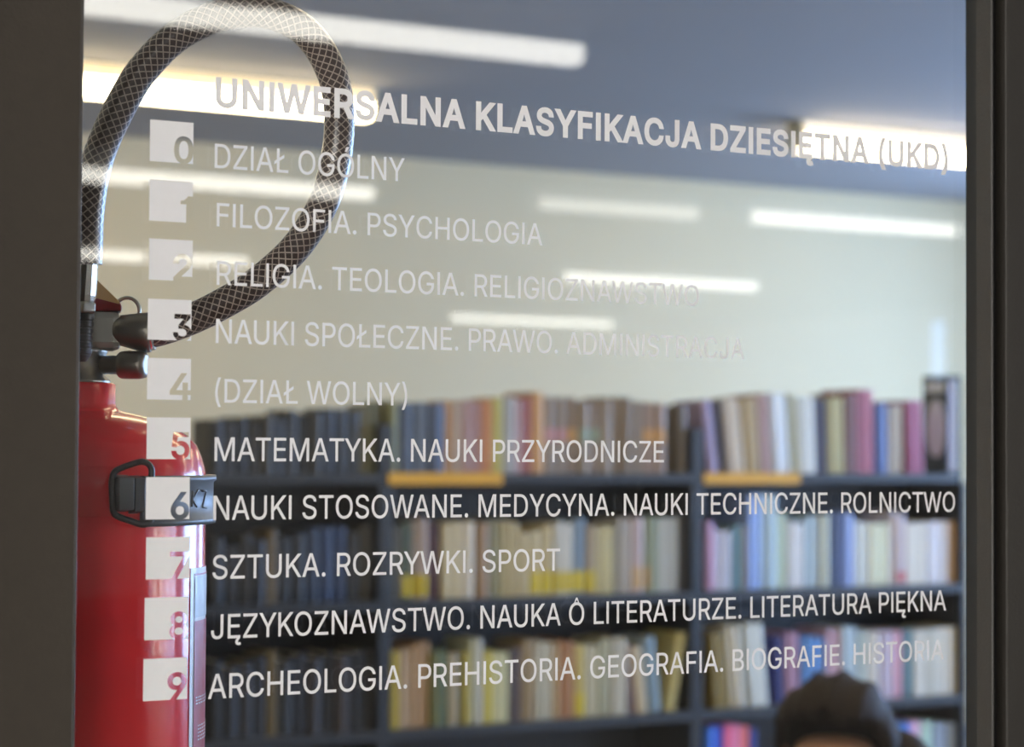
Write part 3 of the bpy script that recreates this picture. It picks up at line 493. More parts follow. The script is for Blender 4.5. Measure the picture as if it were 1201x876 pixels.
M_blk = mat('black plastic', (0.018, 0.018, 0.02), 0.4, var=0.08)
M_strap = mat('dark grey strap plastic', (0.075, 0.085, 0.092), 0.42, var=0.12, vscale=60, bump=0.1)
M_lblw = mat('white label edge', (0.75, 0.76, 0.78), 0.3, var=0.02)
M_lblb = mat('pale blue label panel', (0.52, 0.58, 0.64), 0.3, var=0.03)
M_lblr = mat('red label field', (0.40, 0.012, 0.02), 0.3, var=0.04)
RB = 152.5*S
z_base = AX.z-.40
ext = thing('fire_extinguisher', 'red fire extinguisher with a looped braided hose, standing behind the left edge of the glass', 'fire extinguisher', (AX.x, AX.y, z_base))
def H(z): return z-z_base
O = Vector((AX.x, AX.y, z_base))
zs = lambda py: H(zc(py))
prof = [(.02, 0.012), (.062, 0.0), (.074, .004), (RB-.001, .016), (RB, .03), (RB, zs(560)), (151*S, zs(549)), (147*S, zs(535)), (141*S, zs(521)), (130*S, zs(509.5)),
        (114*S, zs(499.5)), (94*S, zs(491.5)), (74*S, zs(486)), (58*S, zs(483)), (50.5*S, zs(481)), (47*S, zs(476.5)), (46*S, zs(473)), (46*S, zs(451)), (44*S, zs(449)), (30*S, zs(448))]
bm = bmesh.new(); lathe(bm, prof, O, seg=72); body = part('cylinder_body', bm, M_red, ext)
# transparent sticker seam at the front left
bm = bmesh.new()
t_l, t_r = -.75, onr(133, 570, RB)[1]
lathe(bm, [(RB+.0001, zs(601)), (RB+.0006, zs(600)), (RB+.0006, zs(547)), (RB+.0001, zs(546))], O, seg=20, a0=t_l, a1=t_r, xdir=LF); part('red_sticker', bm, M_red, ext)
# paper label wrapping the right side
t0 = onr(222, 740, RB)[1]; t1 = onr(226.5, 740, RB)[1]; te = 2.7
bm = bmesh.new(); lathe(bm, [(RB+.0005, .05), (RB+.0005, zs(663))], O, seg=40, a0=t0, a1=te, xdir=LF)
lab = part('label', bm, M_lblw, ext, label='white edged label wrapped round the right side')
for nm, za, zb, m in (('label_panel', zs(720), zs(673), M_lblb), ('label_panel', .06, zs(724), M_lblr), ('label_rule', zs(671.5), zs(669.5), M_lblr)):
    bm = bmesh.new(); lathe(bm, [(RB+.0009, za), (RB+.0009, zb)], O, seg=40, a0=t1, a1=te-.03, xdir=LF)
    o = obj(nm, rel(ext, bm), m, lab)
# small print on the label: rows of short white strokes
bm = bmesh.new()
for row, py in enumerate((812, 815.5, 819, 845, 849, 853, 857, 861)):
    t = t1+.03+(.0 if row < 3 else .05)
    while t < te-.3:
        w = rnd.uniform(.012, .05)
        lathe(bm, [(RB+.0012, zs(py)-.0005), (RB+.0012, zs(py)+.0005)], O, seg=3, a0=t, a1=t+w, xdir=LF); t += w+.016
obj('label_print', rel(ext, bm), M_lblw, lab)
# valve
bm = bmesh.new(); lathe(bm, [(40*S, zs(450)), (39*S, zs(445)), (34*S, zs(441)), (33*S, zs(418)), (36*S, zs(413)), (36*S, zs(408))], O, seg=36); part('valve_stem', bm, M_steeld, ext)
def frame_box(bm, c, X, Y, Z, sx, sy, sz):
    vs = bx(bm, -sx, sx, -sy, sy, -sz, sz)
    for v in vs: v.co = c + X*v.co.x + Y*v.co.y + Z*v.co.z
bm = bmesh.new(); frame_box(bm, EX(106, 387.5), LR, LF, ZV, 36*S, 20*S, 23.5*S); vb = part('valve_body', bm, M_steel, ext, bevel=.005)
bm = bmesh.new(); c0 = EX(112, 428); ax = (LR*.93+LF*.36).normalized()
lathe(bm, [(11*S, 0), (11*S, 28*S), (14*S, 29*S), (16*S, 32*S), (16.5*S, 36*S), (16.5*S, 55*S), (15*S, 61*S), (11*S, 63*S)], c0, ax, seg=28); part('side_port', bm, M_steeld, ext)
bm = bmesh.new(); c0 = EX(134, 386.5); ax = (EX(174, 390)-EX(134, 386.5)).normalized()
lathe(bm, [(15*S, 0), (16.5*S, 2*S), (18.5*S, 10*S), (22.5*S, 30*S), (23.5*S, 38*S), (23.5*S, 44*S), (21.5*S, 46*S), (19*S, 44*S), (18.5*S, 30*S)], c0, ax, seg=28); part('hose_nut', bm, M_steeld, ext, bevel=.0008)
bm = bmesh.new(); lathe(bm, [(19.6*S, 22*S), (20.6*S, 26*S), (19.6*S, 30*S)], c0+ax*20*S, ax, seg=28); part('nut_ring', bm, M_chrome, ext)
# lever with a lamp reflection painted tan on its slope, and the safety ring
lv = [EX(84, 300, .004), EX(113, 331, .004), EX(141, 357, .004), EX(142.5, 360, .004), EX(142.5, 366, .004), EX(84, 366, .004)]
bm = bmesh.new(); prism(bm, [p-LF*.012 for p in lv], LF*.024); lever = part('lever', bm, M_redd, ext, bevel=.0012)
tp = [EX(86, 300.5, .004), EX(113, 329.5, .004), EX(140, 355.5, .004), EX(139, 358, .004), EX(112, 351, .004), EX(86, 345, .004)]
bm = bmesh.new(); prism(bm, [p-LF*.0125 for p in tp], LF*.0252); obj('lever_glint', rel(ext, bm), M_glint, lever)['label'] = 'tan lamp reflection painted on top of the red lever'
bm = bmesh.new(); c0 = EX(149, 364, .012)
xr = (LR*.9+LF*.3).normalized()
tube(bm, [c0+(xr*math.cos(t)+ZV*math.sin(t))*15*S for t in [2*math.pi*i/32 for i in range(32)]], 2.3*S, 10, closed=True); part('pull_ring', bm, M_steel, ext)
# nozzle end
N0 = -.026
nx = (EX(102, 300, N0)-EX(98.5, 352, N0)).normalized(); nb = EX(98.5, 352, N0)
k = S*.98
bm = bmesh.new(); lathe(bm, [(12*k, -4*k), (13.5*k, 0), (14*k, 6*k), (13.6*k, 30*k), (13*k, 52*k), (12*k, 54*k)], nb, nx, seg=12, smooth=False); part('hose_ferrule', bm, M_chrome, ext, bevel=.0006)
bm = bmesh.new(); lathe(bm, [(14*k, -15*k), (16*k, -13*k), (16*k, -4*k), (14.5*k, -2*k)], nb, nx, seg=6, smooth=False, xdir=LF); part('nozzle_nut', bm, M_steel, ext, bevel=.0006)
bm = bmesh.new()
pr = [(12.6*k, -15*k)]
for i in range(6): pr += [(13.2*k, (-17-8*i)*k), (13.2*k, (-22-8*i)*k), (12.2*k, (-23*1.0-8*i)*k), (12.2*k, (-24.5-8*i)*k)]
pr += [(9*k, -70*k), (7*k, -72*k)]
lathe(bm, pr, nb, nx, seg=28, smooth=False); part('nozzle', bm, M_blk, ext)
# braided hose
M_hose = bpy.data.materials.new('brown hose with white braid'); M_hose.use_nodes = True
nt = M_hose.node_tree; P_ = nt.nodes['Principled BSDF']; P_.inputs['Roughness'].default_value = 0.3; P_.inputs['Coat Weight'].default_value = 0.2; P_.inputs['Coat Roughness'].default_value = .12
uvn = nt.nodes.new('ShaderNodeUVMap'); sep = nt.nodes.new('ShaderNodeSeparateXYZ'); nt.links.new(uvn.outputs[0], sep.inputs[0])
def mth(op, a, b=None):
    n = nt.nodes.new('ShaderNodeMath'); n.operation = op
    for i, q in enumerate((a, b)):
        if q is None: continue
        if isinstance(q, (int, float)): n.inputs[i].default_value = q
        else: nt.links.new(q, n.inputs[i])
    return n.outputs[0]
NST, PIT = 10.0, 0.056
lines = []
for sg in (1, -1):
    ph = mth('MULTIPLY', mth('ADD', sep.outputs[1], mth('MULTIPLY', sep.outputs[0], sg/PIT)), NST)
    d = mth('ABSOLUTE', mth('SUBTRACT', mth('FRACT', ph), 0.5))
    lines.append(mth('LESS_THAN', d, 0.095))
msk = mth('MAXIMUM', lines[0], lines[1])
mixc = nt.nodes.new('ShaderNodeMix'); mixc.data_type = 'RGBA'
mixc.inputs['A'].default_value = (0.035, 0.018, 0.015, 1); mixc.inputs['B'].default_value = (0.40, 0.34, 0.29, 1)
nt.links.new(msk, mixc.inputs['Factor']); nt.links.new(mixc.outputs['Result'], P_.inputs['Base Color'])
HP = [(160, 389, 0), (175, 389, 0), (189, 387, 0), (227, 373, .004), (264, 354.5, .008), (302, 331, .012), (346, 291, .018), (377, 243, .022), (393.5, 190, .024), (398, 135, .022),
      (389, 85, .016), (361, 40, .008), (318, 16.5, 0), (264, 17, -.006), (211, 40, -.012), (170, 79, -.016), (145, 118, -.02), (122, 166, -.023), (110, 205, -.025), (103.5, 250, -.026), (102, 285, -.026), (101.2, 310, -.026)]
path = smooth_path([EX(*q) for q in HP], 10)
bm = bmesh.new(); tube(bm, path, 18.3*S, 28, uv=True); part('hose', bm, M_hose, ext)

# mounting bracket with its strap and buckle
brk = thing('extinguisher_bracket', 'dark grey plastic strap bracket with a wire clip, buckled round the red extinguisher', 'bracket', (AX.x, AX.y, z_base))
r0 = RB+.0012
z1s, z2s = zs(612.5), zs(556)
# the strap's band: rims above and below a recessed face
bandp = [(r0, z1s), (r0+.0048, z1s), (r0+.0052, z1s+.003), (r0+.0034, z1s+.0045), (r0+.0034, z2s-.0045), (r0+.0052, z2s-.003), (r0+.0048, z2s), (r0, z2s)]
ta, tb = onr(168, 585, r0+.004)[1], 4.2
bm = bmesh.new(); rg = lathe(bm, bandp+[bandp[0]], O, seg=72, a0=ta, a1=tb, xdir=LF)
for i in (0, -1):
    bm.faces.new([q[i] for q in rg[:-1]])
strap = part('strap', bm, M_strap, brk)
def rbox(bm, px0, px1, py0, py1, ra, rb_, lean=0):
    """box lying on the strap between the seen columns px0..px1"""
    (qa, t_a), (qb, t_b) = onr(px0, (py0+py1)/2, rb_), onr(px1, (py0+py1)/2, rb_)
    lathe_z0, lathe_z1 = onr(px0, py1, rb_)[0].z-z_base, onr(px0, py0, rb_)[0].z-z_base
    g = lathe(bm, [(ra, lathe_z0), (rb_, lathe_z0+.0015), (rb_, lathe_z1-.0015), (ra, lathe_z1), (ra, lathe_z0)], O, seg=8, a0=t_a, a1=t_b, xdir=LF)
    for i in (0, -1): bm.faces.new([q[i] for q in g[:-1]])
bm = bmesh.new(); rbox(bm, 139.5, 158, 557, 601, r0+.0, r0+.013); rbox(bm, 158.5, 171, 557.5, 603, r0, r0+.0095); part('buckle', bm, M_strap, brk, bevel=.002)
bm = bmesh.new(); rbox(bm, 131.5, 142, 556, 583, r0-.0005, r0+.004); part('hinge_tab', bm, M_redd, brk, bevel=.001, label='red hinge tab')
lp = [(131.5, 580), (131.5, 562), (135, 553), (144, 548), (160, 542.5), (168, 541.5), (175, 545), (178, 553), (176, 570), (176, 595), (178, 607), (174, 613), (166, 615), (150, 610), (139, 606), (133, 600)]
bm = bmesh.new(); tube(bm, smooth_path([onr(a, b, r0+(.006 if a < 150 else .0125 if a > 165 else .009))[0] for a, b in lp], 6, closed=True), 3.6*S, 10, closed=True); part('wire_clip', bm, M_blk, brk)
# raised letters K Z on the strap
def stroke(bm, pts, w):
    for (a, b), (c, d) in zip(pts, pts[1:]):
        p, q = onr(a, b, r0+.0036)[0], onr(c, d, r0+.0036)[0]
        tube(bm, [p, q], w, 6)
bm = bmesh.new()
stroke(bm, [(226.5, 575.5), (225, 594.5)], .0006); stroke(bm, [(232.5, 574.5), (225.6, 585.5), (231, 594.5)], .0006)
stroke(bm, [(236.5, 575.5), (242, 576), (237, 594.5), (242, 595.5)], .0006)
part('raised_letters', bm, M_strap, strap, origin=brk)
# back plate on the side wall
bm = bmesh.new(); xw = LX0+.14
bx(bm, xw, xw+.004, AX.y-.03, AX.y+.045, z_base+.08, AX.z+.05); bx(bm, xw+.004, AX.x-RB-.0002, AX.y-.012, AX.y+.03, H(zc(605))+z_base, H(zc(565))+z_base)
bx(bm, xw+.004, AX.x+.02, AX.y-.05, AX.y+.05, z_base-.007, z_base-.001)
part('back_plate', bm, M_strap, brk, bevel=.001)

# ------------------------------------------------------------------ ceiling lights
M_diffL = emit('warm lit diffuser', C_LIB, L_LIB)
M_glowL = emit('amber housing glow', (1.0, 0.64, 0.11), .62)  # emission stands in for tube light falling on the cream housing
M_house = mat('cream luminaire housing', (0.7, 0.64, 0.45), 0.5, var=0.03)
M_househ = mat('white luminaire housing', (0.7, 0.7, 0.68), 0.5, var=0.03)
M_diffH = emit('white lit diffuser', C_HALL, L_HALL)
M_diffW = emit('weak lit diffuser', C_HALL, L_HALL*.4)
def light(x0, x1, y, label, group, lib=False, weak=False):
    t = thing('ceiling_light', label, 'lamp', ((x0+x1)/2, y, CEIL), group)
    bm = bmesh.new()
    vs = [(-.046, -.055), (-.043, -.098), (-.03, -.112), (.03, -.112), (.043, -.098), (.046, -.055)]
    L = x1-x0
    prism(bm, [(-L/2, a, b) for a, b in vs], Vector((L, 0, 0)))
    obj('diffuser', bm, M_diffL if lib else (M_diffW if weak else M_diffH), t)
    if lib:
        bm = bmesh.new(); bx(bm, -L/2, L/2, -.052, .052, -.055, -.008); obj('housing_glow', bm, M_glowL, t, bevel=.003)['label'] = 'amber housing band above the diffuser, tube light painted as glow'
        bm = bmesh.new(); bx(bm, -L/2, L/2, -.05, .05, -.008, 0); obj('housing', bm, M_house, t)
    else:
        bm = bmesh.new(); bx(bm, -L/2, L/2, -.05, .05, -.055, 0); obj('housing', bm, M_househ, t, bevel=.003)
    for s in (-1, 1):
        bm = bmesh.new(); a, b = sorted((s*L/2, s*(L/2+.012))); bx(bm, a, b, -.053, .053, -.115, 0); obj('end_cap', bm, M_house if lib else M_househ, t, bevel=.003)
light(1.85, 3.34, 5.98, 'warm ceiling light behind the glass at upper left, silhouetting the braided hose', 'library ceiling lights', True)
light(0.25, 1.75, 5.98, 'added unseen ceiling light warming the wall, rear row, beyond the door frame', 'library ceiling lights', True)  # added behind the stile to warm the left of the back wall
light(5.14, 6.64, 5.80, 'warm ceiling light behind the glass at right, silhouetting the end of the heading', 'library ceiling lights', True)
for x, lb in ((1.3, 'warm library ceiling light nearest the fire extinguisher, in front of the bookcases'), (3.6, 'warm library ceiling light in front of the middle of the bookcases')):
    light(x, x+1.5, 2.4, lb, 'library ceiling lights', True)
for x, y, lb in ((5.9, 2.4, 'added unseen ceiling light by the window side, in front of the right bookcase'), (1.3, 0.9, 'added unseen ceiling light just behind the door, first of its row'), (3.6, 0.9, 'added unseen ceiling light just behind the door, second of its row'), (5.9, 0.9, 'added unseen ceiling light just behind the door, third of its row')):  # extra lamps out of view, added to light the book spines from the front
    light(x, x+1.5, y, lb, 'library ceiling lights', True)
hall = [(1.92-1.6, 3.42, -4.62, 'long white ceiling light reflected along the top left edge of the glass', 0),
        (2.94, 4.44, -8.3, 'white ceiling light reflected at left across the hose below the heading', 0),
        (3.88, 5.38, -12.24, 'white ceiling light reflected faintly at far left beside square two', 0),
        (6.55, 7.97, -8.15, 'white ceiling light reflected at far right, high on the glass', 0),
        (7.75, 9.43, -12.15, 'white ceiling light reflected behind the word ending the religion line', 0),
        (9.3, 11.08, -16.9, 'white ceiling light reflected lowest, below the religion line', 0),
        (5.3, 6.25, -8.2, 'weak ceiling light reflected faintly between the philosophy line and the heading', 1)]
for x0, x1, y, lb, wk in hall: light(x0, x1, y, lb, 'reading hall ceiling lights', False, bool(wk))

# ------------------------------------------------------------------ bookcases
SY = 3.77                                   # front edge of the shelves
SD = 0.27
UX = (1.43, 2.369, 3.311, 4.262)            # bay uprights
SZ = (1.436, 1.115, 0.790, 0.465, 0.10)     # tops of the shelf boards
M_case = mat('dark slate bookcase metal', (0.018, 0.021, 0.027), 0.45, var=0.1, vscale=20)
M_yel = mat('yellow shelf label', (0.62, 0.33, 0.02), 0.5, var=0.04)
BAYN = ('left', 'middle', 'right')
CASES = []
for b in range(3):
    x0, x1 = UX[b]+.001, UX[b+1]-.001
    t = thing('bookcase', ('dark slate bookcase at far left behind the extinguisher, in the dimmest corner', 'dark slate middle bookcase with a yellow label at the left of its top shelf',
              'dark slate right bookcase below the dark green box, yellow label under its top row')[b], 'bookcase', (x0, SY, 0), 'row of bookcases')
    CASES.append(t)
    th = .017
    for xa in (x0, x1-th):
        bm = bmesh.new(); bx(bm, xa, xa+th, SY, SY+SD, 0, 1.56 if xa < UX[3]-.1 else 1.41); part('side_panel', bm, M_case, t, bevel=.002)
    for z in SZ:
        bm = bmesh.new(); bx(bm, x0+th, x1-th, SY, SY+SD-.012, z-.026, z); part('shelf', bm, M_case, t, bevel=.0015)
    bm = bmesh.new(); bx(bm, x0+th, x1-th, SY+SD-.01, SY+SD, 0.05, 1.44); part('back_panel', bm, M_case, t)
    bm = bmesh.new(); bx(bm, x0+th, x1-th, SY+.02, SY+.035, 0, SZ[4]-.026); part('plinth', bm, M_case, t)
    if b:
        pa, pb = ((455, 589), (825, 938))[b-1]
        xa, xb = at_y(pa, 560, SY).x, at_y(pb, 558, SY).x
        bm = bmesh.new(); bx(bm, max(xa, x0+.001), xb, SY-.004, SY-.0002, SZ[0]-.028, SZ[0]+.002); part('shelf_label', bm, M_yel, t, bevel=.001, label='yellow strip on the front of the top shelf')

# ------------------------------------------------------------------ books: each row is  left px, right px, colour, top px, lean px, colour word [, mark]
TOP, MID, LOW, BOT = 0, 1, 2, 3
BOOKS = {
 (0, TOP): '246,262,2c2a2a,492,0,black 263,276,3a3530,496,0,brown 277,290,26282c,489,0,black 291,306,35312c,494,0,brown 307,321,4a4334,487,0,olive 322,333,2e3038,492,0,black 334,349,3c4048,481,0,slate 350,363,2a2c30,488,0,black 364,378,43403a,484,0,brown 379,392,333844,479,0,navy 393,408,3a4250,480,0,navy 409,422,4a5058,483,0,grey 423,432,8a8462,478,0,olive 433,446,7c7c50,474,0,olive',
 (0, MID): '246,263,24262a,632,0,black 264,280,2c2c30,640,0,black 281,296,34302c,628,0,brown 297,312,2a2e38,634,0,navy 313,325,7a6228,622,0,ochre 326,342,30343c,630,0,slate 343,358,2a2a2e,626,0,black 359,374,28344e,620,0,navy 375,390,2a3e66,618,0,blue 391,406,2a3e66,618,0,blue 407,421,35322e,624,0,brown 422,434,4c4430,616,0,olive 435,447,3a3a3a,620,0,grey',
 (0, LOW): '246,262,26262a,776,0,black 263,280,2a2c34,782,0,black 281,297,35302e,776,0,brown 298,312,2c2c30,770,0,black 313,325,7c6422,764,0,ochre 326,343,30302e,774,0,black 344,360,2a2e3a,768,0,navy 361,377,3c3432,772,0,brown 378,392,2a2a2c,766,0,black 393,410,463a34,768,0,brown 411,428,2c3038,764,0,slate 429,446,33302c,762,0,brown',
 (1, TOP): '451,467,77774c,470,0,olive 468,484,434d5e,473,0,navy 485,502,566172,472,0,blue-grey 503,521,46526a,473,0,blue 523,530,c09466,470,0,tan 531,542,ac9c90,471,0,beige 543,553,a6847e,470,0,mauve 554,565,a47f7a,471,0,mauve 566,577,bc7e46,469,0,orange 578,589,b0a852,467,0,yellow-green 590,604,9c9c9c,466,0,grey 605,612,b89c9c,468,0,pink 613,623,924a3c,466,0,russet 624,638,bc9058,460,0,tan 639,651,857460,466,0,brown,p 652,664,84735e,466,0,brown,p 665,677,82705c,466,0,brown,o 679,691,8a7a66,471,0,brown,g 692,704,86766a,470,0,brown,g 705,717,8c7c68,469,0,brown 718,729,7c6a52,466,0,brown 730,741,7a684f,466,0,brown 742,753,80705a,471,0,brown 754,767,8e7868,472,0,brown,o 768,781,907a6a,473,0,brown,o 796,810,6e665e,475,0,grey',
 (1, MID): '452,462,4a4a36,618,0,olive 463,471,544c38,616,0,brown 472,482,434f37,612,0,green,y 484,493,a09084,610,0,pink,y 494,502,ac9c94,608,0,pink,y 503,515,4a2c34,614,0,maroon 518,529,beb08a,614,0,beige 530,541,c0b28c,613,0,beige 542,556,c4b8a0,612,0,cream 559,573,927450,614,0,brown 574,580,86805c,610,0,olive 581,588,928c64,611,0,olive 589,598,b0a070,611,0,beige 599,608,b2a274,613,0,beige 609,620,b4a478,624,0,beige 621,634,b6a67a,622,0,beige,y 635,648,b8a87c,616,0,beige,y 650,660,c0bcae,612,0,white,y 661,671,c8c4b6,614,0,white,y 672,686,70808e,608,0,blue-grey,y 688,698,a08e70,616,0,tan,y 700,709,bcb080,618,0,beige 710,719,beb484,617,0,beige 724,731,a8a49c,608,0,grey 732,740,aea8a0,609,0,grey 741,754,b09c98,607,0,pink,t 756,763,98a28e,606,0,green,t 764,771,94a08c,608,0,green 772,783,b2b4ae,608,0,white 784,795,b0b4b2,607,0,white 797,810,403c3a,606,0,black',
 (1, LOW): '458,468,b09a1e,764,0,yellow 469,476,b29878,762,0,tan 477,485,b49a7a,760,0,tan 486,494,ae8c64,755,0,brown 495,503,a68458,753,0,brown 505,517,62622c,764,0,olive 518,524,54684c,762,0,green 525,537,a0906e,766,0,beige 538,543,5c5426,762,0,olive 544,550,b4a030,764,0,yellow 551,558,b6b89e,750,0,pale-grey 559,566,c0c0b4,749,0,pale-grey 567,578,bcac44,764,0,yellow 579,587,c4c096,766,0,cream 588,596,c4c094,765,0,cream 599,611,564c50,760,0,grey 612,620,947e58,752,0,brown 621,628,9c8866,750,0,tan 629,637,b2ac94,753,0,pale-grey 638,647,b6b09a,754,0,pale-grey 648,656,a88a58,754,0,tan 657,664,a6744a,752,0,russet 665,673,a87a50,753,0,russet 674,686,b8a458,756,0,ochre,y 688,694,bcb69e,756,0,cream 695,701,c0ba9e,757,0,cream 702,716,a2a28a,750,0,grey 718,726,b8b29e,748,0,cream 727,735,bab4a0,749,0,cream 739,745,80666a,756,-7,mauve 747,760,b8a888,758,-8,beige 763,776,7c929e,747,-9,blue-grey 780,793,b2a468,742,14,ochre',
 (2, TOP): '831,842,9486a4,470,-9,lilac 845,853,3c3030,470,-8,brown 856,864,bcae98,468,-8,cream 865,873,beb29c,468,-8,cream 876,883,ac9668,468,-6,tan 884,892,a8946a,466,-6,tan 895,904,b0969a,463,-5,mauve 909,917,ccd2d8,461,-6,white 918,926,ced6dc,462,-6,white 929,937,b0b29c,462,-5,olive 938,946,c8ccc8,466,-3,white 947,957,c8ccca,467,-3,white 960,969,3a3448,468,-2,purple 972,981,a49c68,466,-2,olive 982,990,a69c66,466,-2,olive 992,1004,6e4c4a,462,-1,maroon 1006,1014,9c5a6c,457,-1,rose 1015,1024,a45e72,457,-1,rose 1028,1040,4a5e92,473,-1,blue 1042,1050,a69a88,475,0,beige 1051,1058,a49680,475,0,beige 1065,1074,964868,470,-2,magenta 1075,1083,944866,470,-2,magenta',
 (2, MID): '829,837,b890ae,612,0,pink 838,847,b6b8c8,622,0,lilac 848,857,babcca,623,0,lilac 858,870,54747a,616,0,teal 871,876,7c6a54,616,0,brown 877,884,8aa4da,582,0,blue 885,892,94b0e0,580,0,blue 893,901,b0ccee,580,0,pale-blue 902,910,b8d2ee,582,0,pale-blue 911,921,aebca4,602,0,green 924,933,cccccc,612,0,white 934,942,d0d0d0,614,0,white 944,953,a4b8c2,606,0,grey 954,962,a8b8c0,604,0,grey 963,972,b8bca8,604,0,pale-green 974,982,465476,600,0,navy 983,990,46527a,602,0,navy 991,1000,90a4d6,602,0,blue 1002,1010,c6ccc8,612,0,white 1011,1019,c8ceca,613,0,white 1020,1031,ccccae,614,0,cream 1032,1042,c8c8aa,614,0,cream 1044,1051,c6bec8,600,0,pale-pink 1052,1061,c6bcc4,604,0,pale-pink,r 1063,1074,d0ccc0,614,0,cream 1075,1086,cecabe,613,0,cream 1088,1100,d0d0d8,612,0,white 1101,1112,d2d2d8,612,0,white 1113,1121,a68050,612,0,tan',
 (2, LOW): '838,846,806c2a,742,-6,ochre 847,855,7e6a28,742,-6,ochre 858,865,c6c2b2,734,-8,cream 866,874,cac6b8,734,-8,cream 881,890,c6cac4,731,-8,white 891,901,c8ccc6,731,-8,white 909,919,282c66,746,-2,navy 922,929,a07a90,742,-1,pink 930,937,a47e94,742,-1,pink 941,949,5886be,746,0,blue 950,958,5c88c0,747,0,blue 959,967,5c8cc4,748,0,blue 969,977,b898a6,738,-1,pink 978,986,ba9caa,739,-1,pink 989,997,acbec6,735,-2,grey 998,1005,acbcc4,736,-2,grey 1007,1016,aeb8b0,740,0,grey 1018,1030,beb6a8,741,0,beige 1033,1040,c2b8cc,740,0,lilac 1041,1047,c4bacc,740,0,lilac 1048,1057,ca96a4,740,0,rose 1059,1070,56747a,738,0,teal 1072,1084,cac6ba,739,0,cream 1085,1096,b8b6a8,739,0,beige 1097,1106,d2d2ca,737,0,white 1107,1116,d2d0c6,736,0,white 1117,1125,bcac8a,735,0,tan',
 (2, BOT): '829,838,3a76d8,852,0,blue 839,848,4a6ae0,851,0,blue 849,858,e26a94,850,0,pink 859,868,e28ab0,850,0,pink 869,878,e27a7a,852,0,coral 879,887,2c3c8c,855,0,navy 1032,1042,b88c54,852,0,tan 1043,1054,4cb0d0,850,0,turquoise 1056,1066,5a8ae0,848,0,blue 1068,1078,dcb0c8,846,0,pale-pink 1080,1092,a8c4b0,846,0,pale-green 1094,1108,8c98a8,848,0,grey 1110,1122,9aa4b0,848,0,grey',
}
ORD = ['first', 'second', 'third', 'fourth', 'fifth', 'sixth', 'seventh', 'eighth', 'ninth', 'tenth', 'eleventh', 'twelfth', 'thirteenth', 'fourteenth', 'fifteenth', 'sixteenth', 'seventeenth', 'eighteenth', 'nineteenth']
ORD += ['twentieth'] + ['twenty-'+o for o in ORD[:9]] + ['thirtieth'] + ['thirty-'+o for o in ORD[:9]]
ROWN = ('top', 'second', 'third', 'lowest visible')
M_page = mat('yellowed book pages', (0.62, 0.56, 0.42), 0.9, var=0.05, vscale=200)
MARKC = {'y': ('yellow', (0.55, 0.42, 0.01)), 'p': ('pink', (0.42, 0.2, 0.19)), 'o': ('orange', (0.5, 0.27, 0.08)), 'g': ('green', (0.25, 0.3, 0.22)), 't': ('tan', (0.5, 0.33, 0.15)), 'r': ('red', (0.55, 0.08, 0.1))}
def make_book(w, h, d, m):
    bm = bmesh.new(); t = .0022
    n = 7; out = []; inn = []
    bulge = min(.006, w*.22)
    for i in range(n+1):
        u = i/n*math.pi
        out.append((w/2-w/2*math.cos(u), -bulge*math.sin(u)))
        inn.append((w/2-(w/2-t)*math.cos(u), -bulge*math.sin(u)+t*.6+.0008))
    outl = [(0, d)] + out + [(w, d)] + [(w-t, d)] + inn[::-1] + [(t, d)]
    prism(bm, [(x, y, 0) for x, y in outl], Vector((0, 0, h)))
    return bm
nb = 0
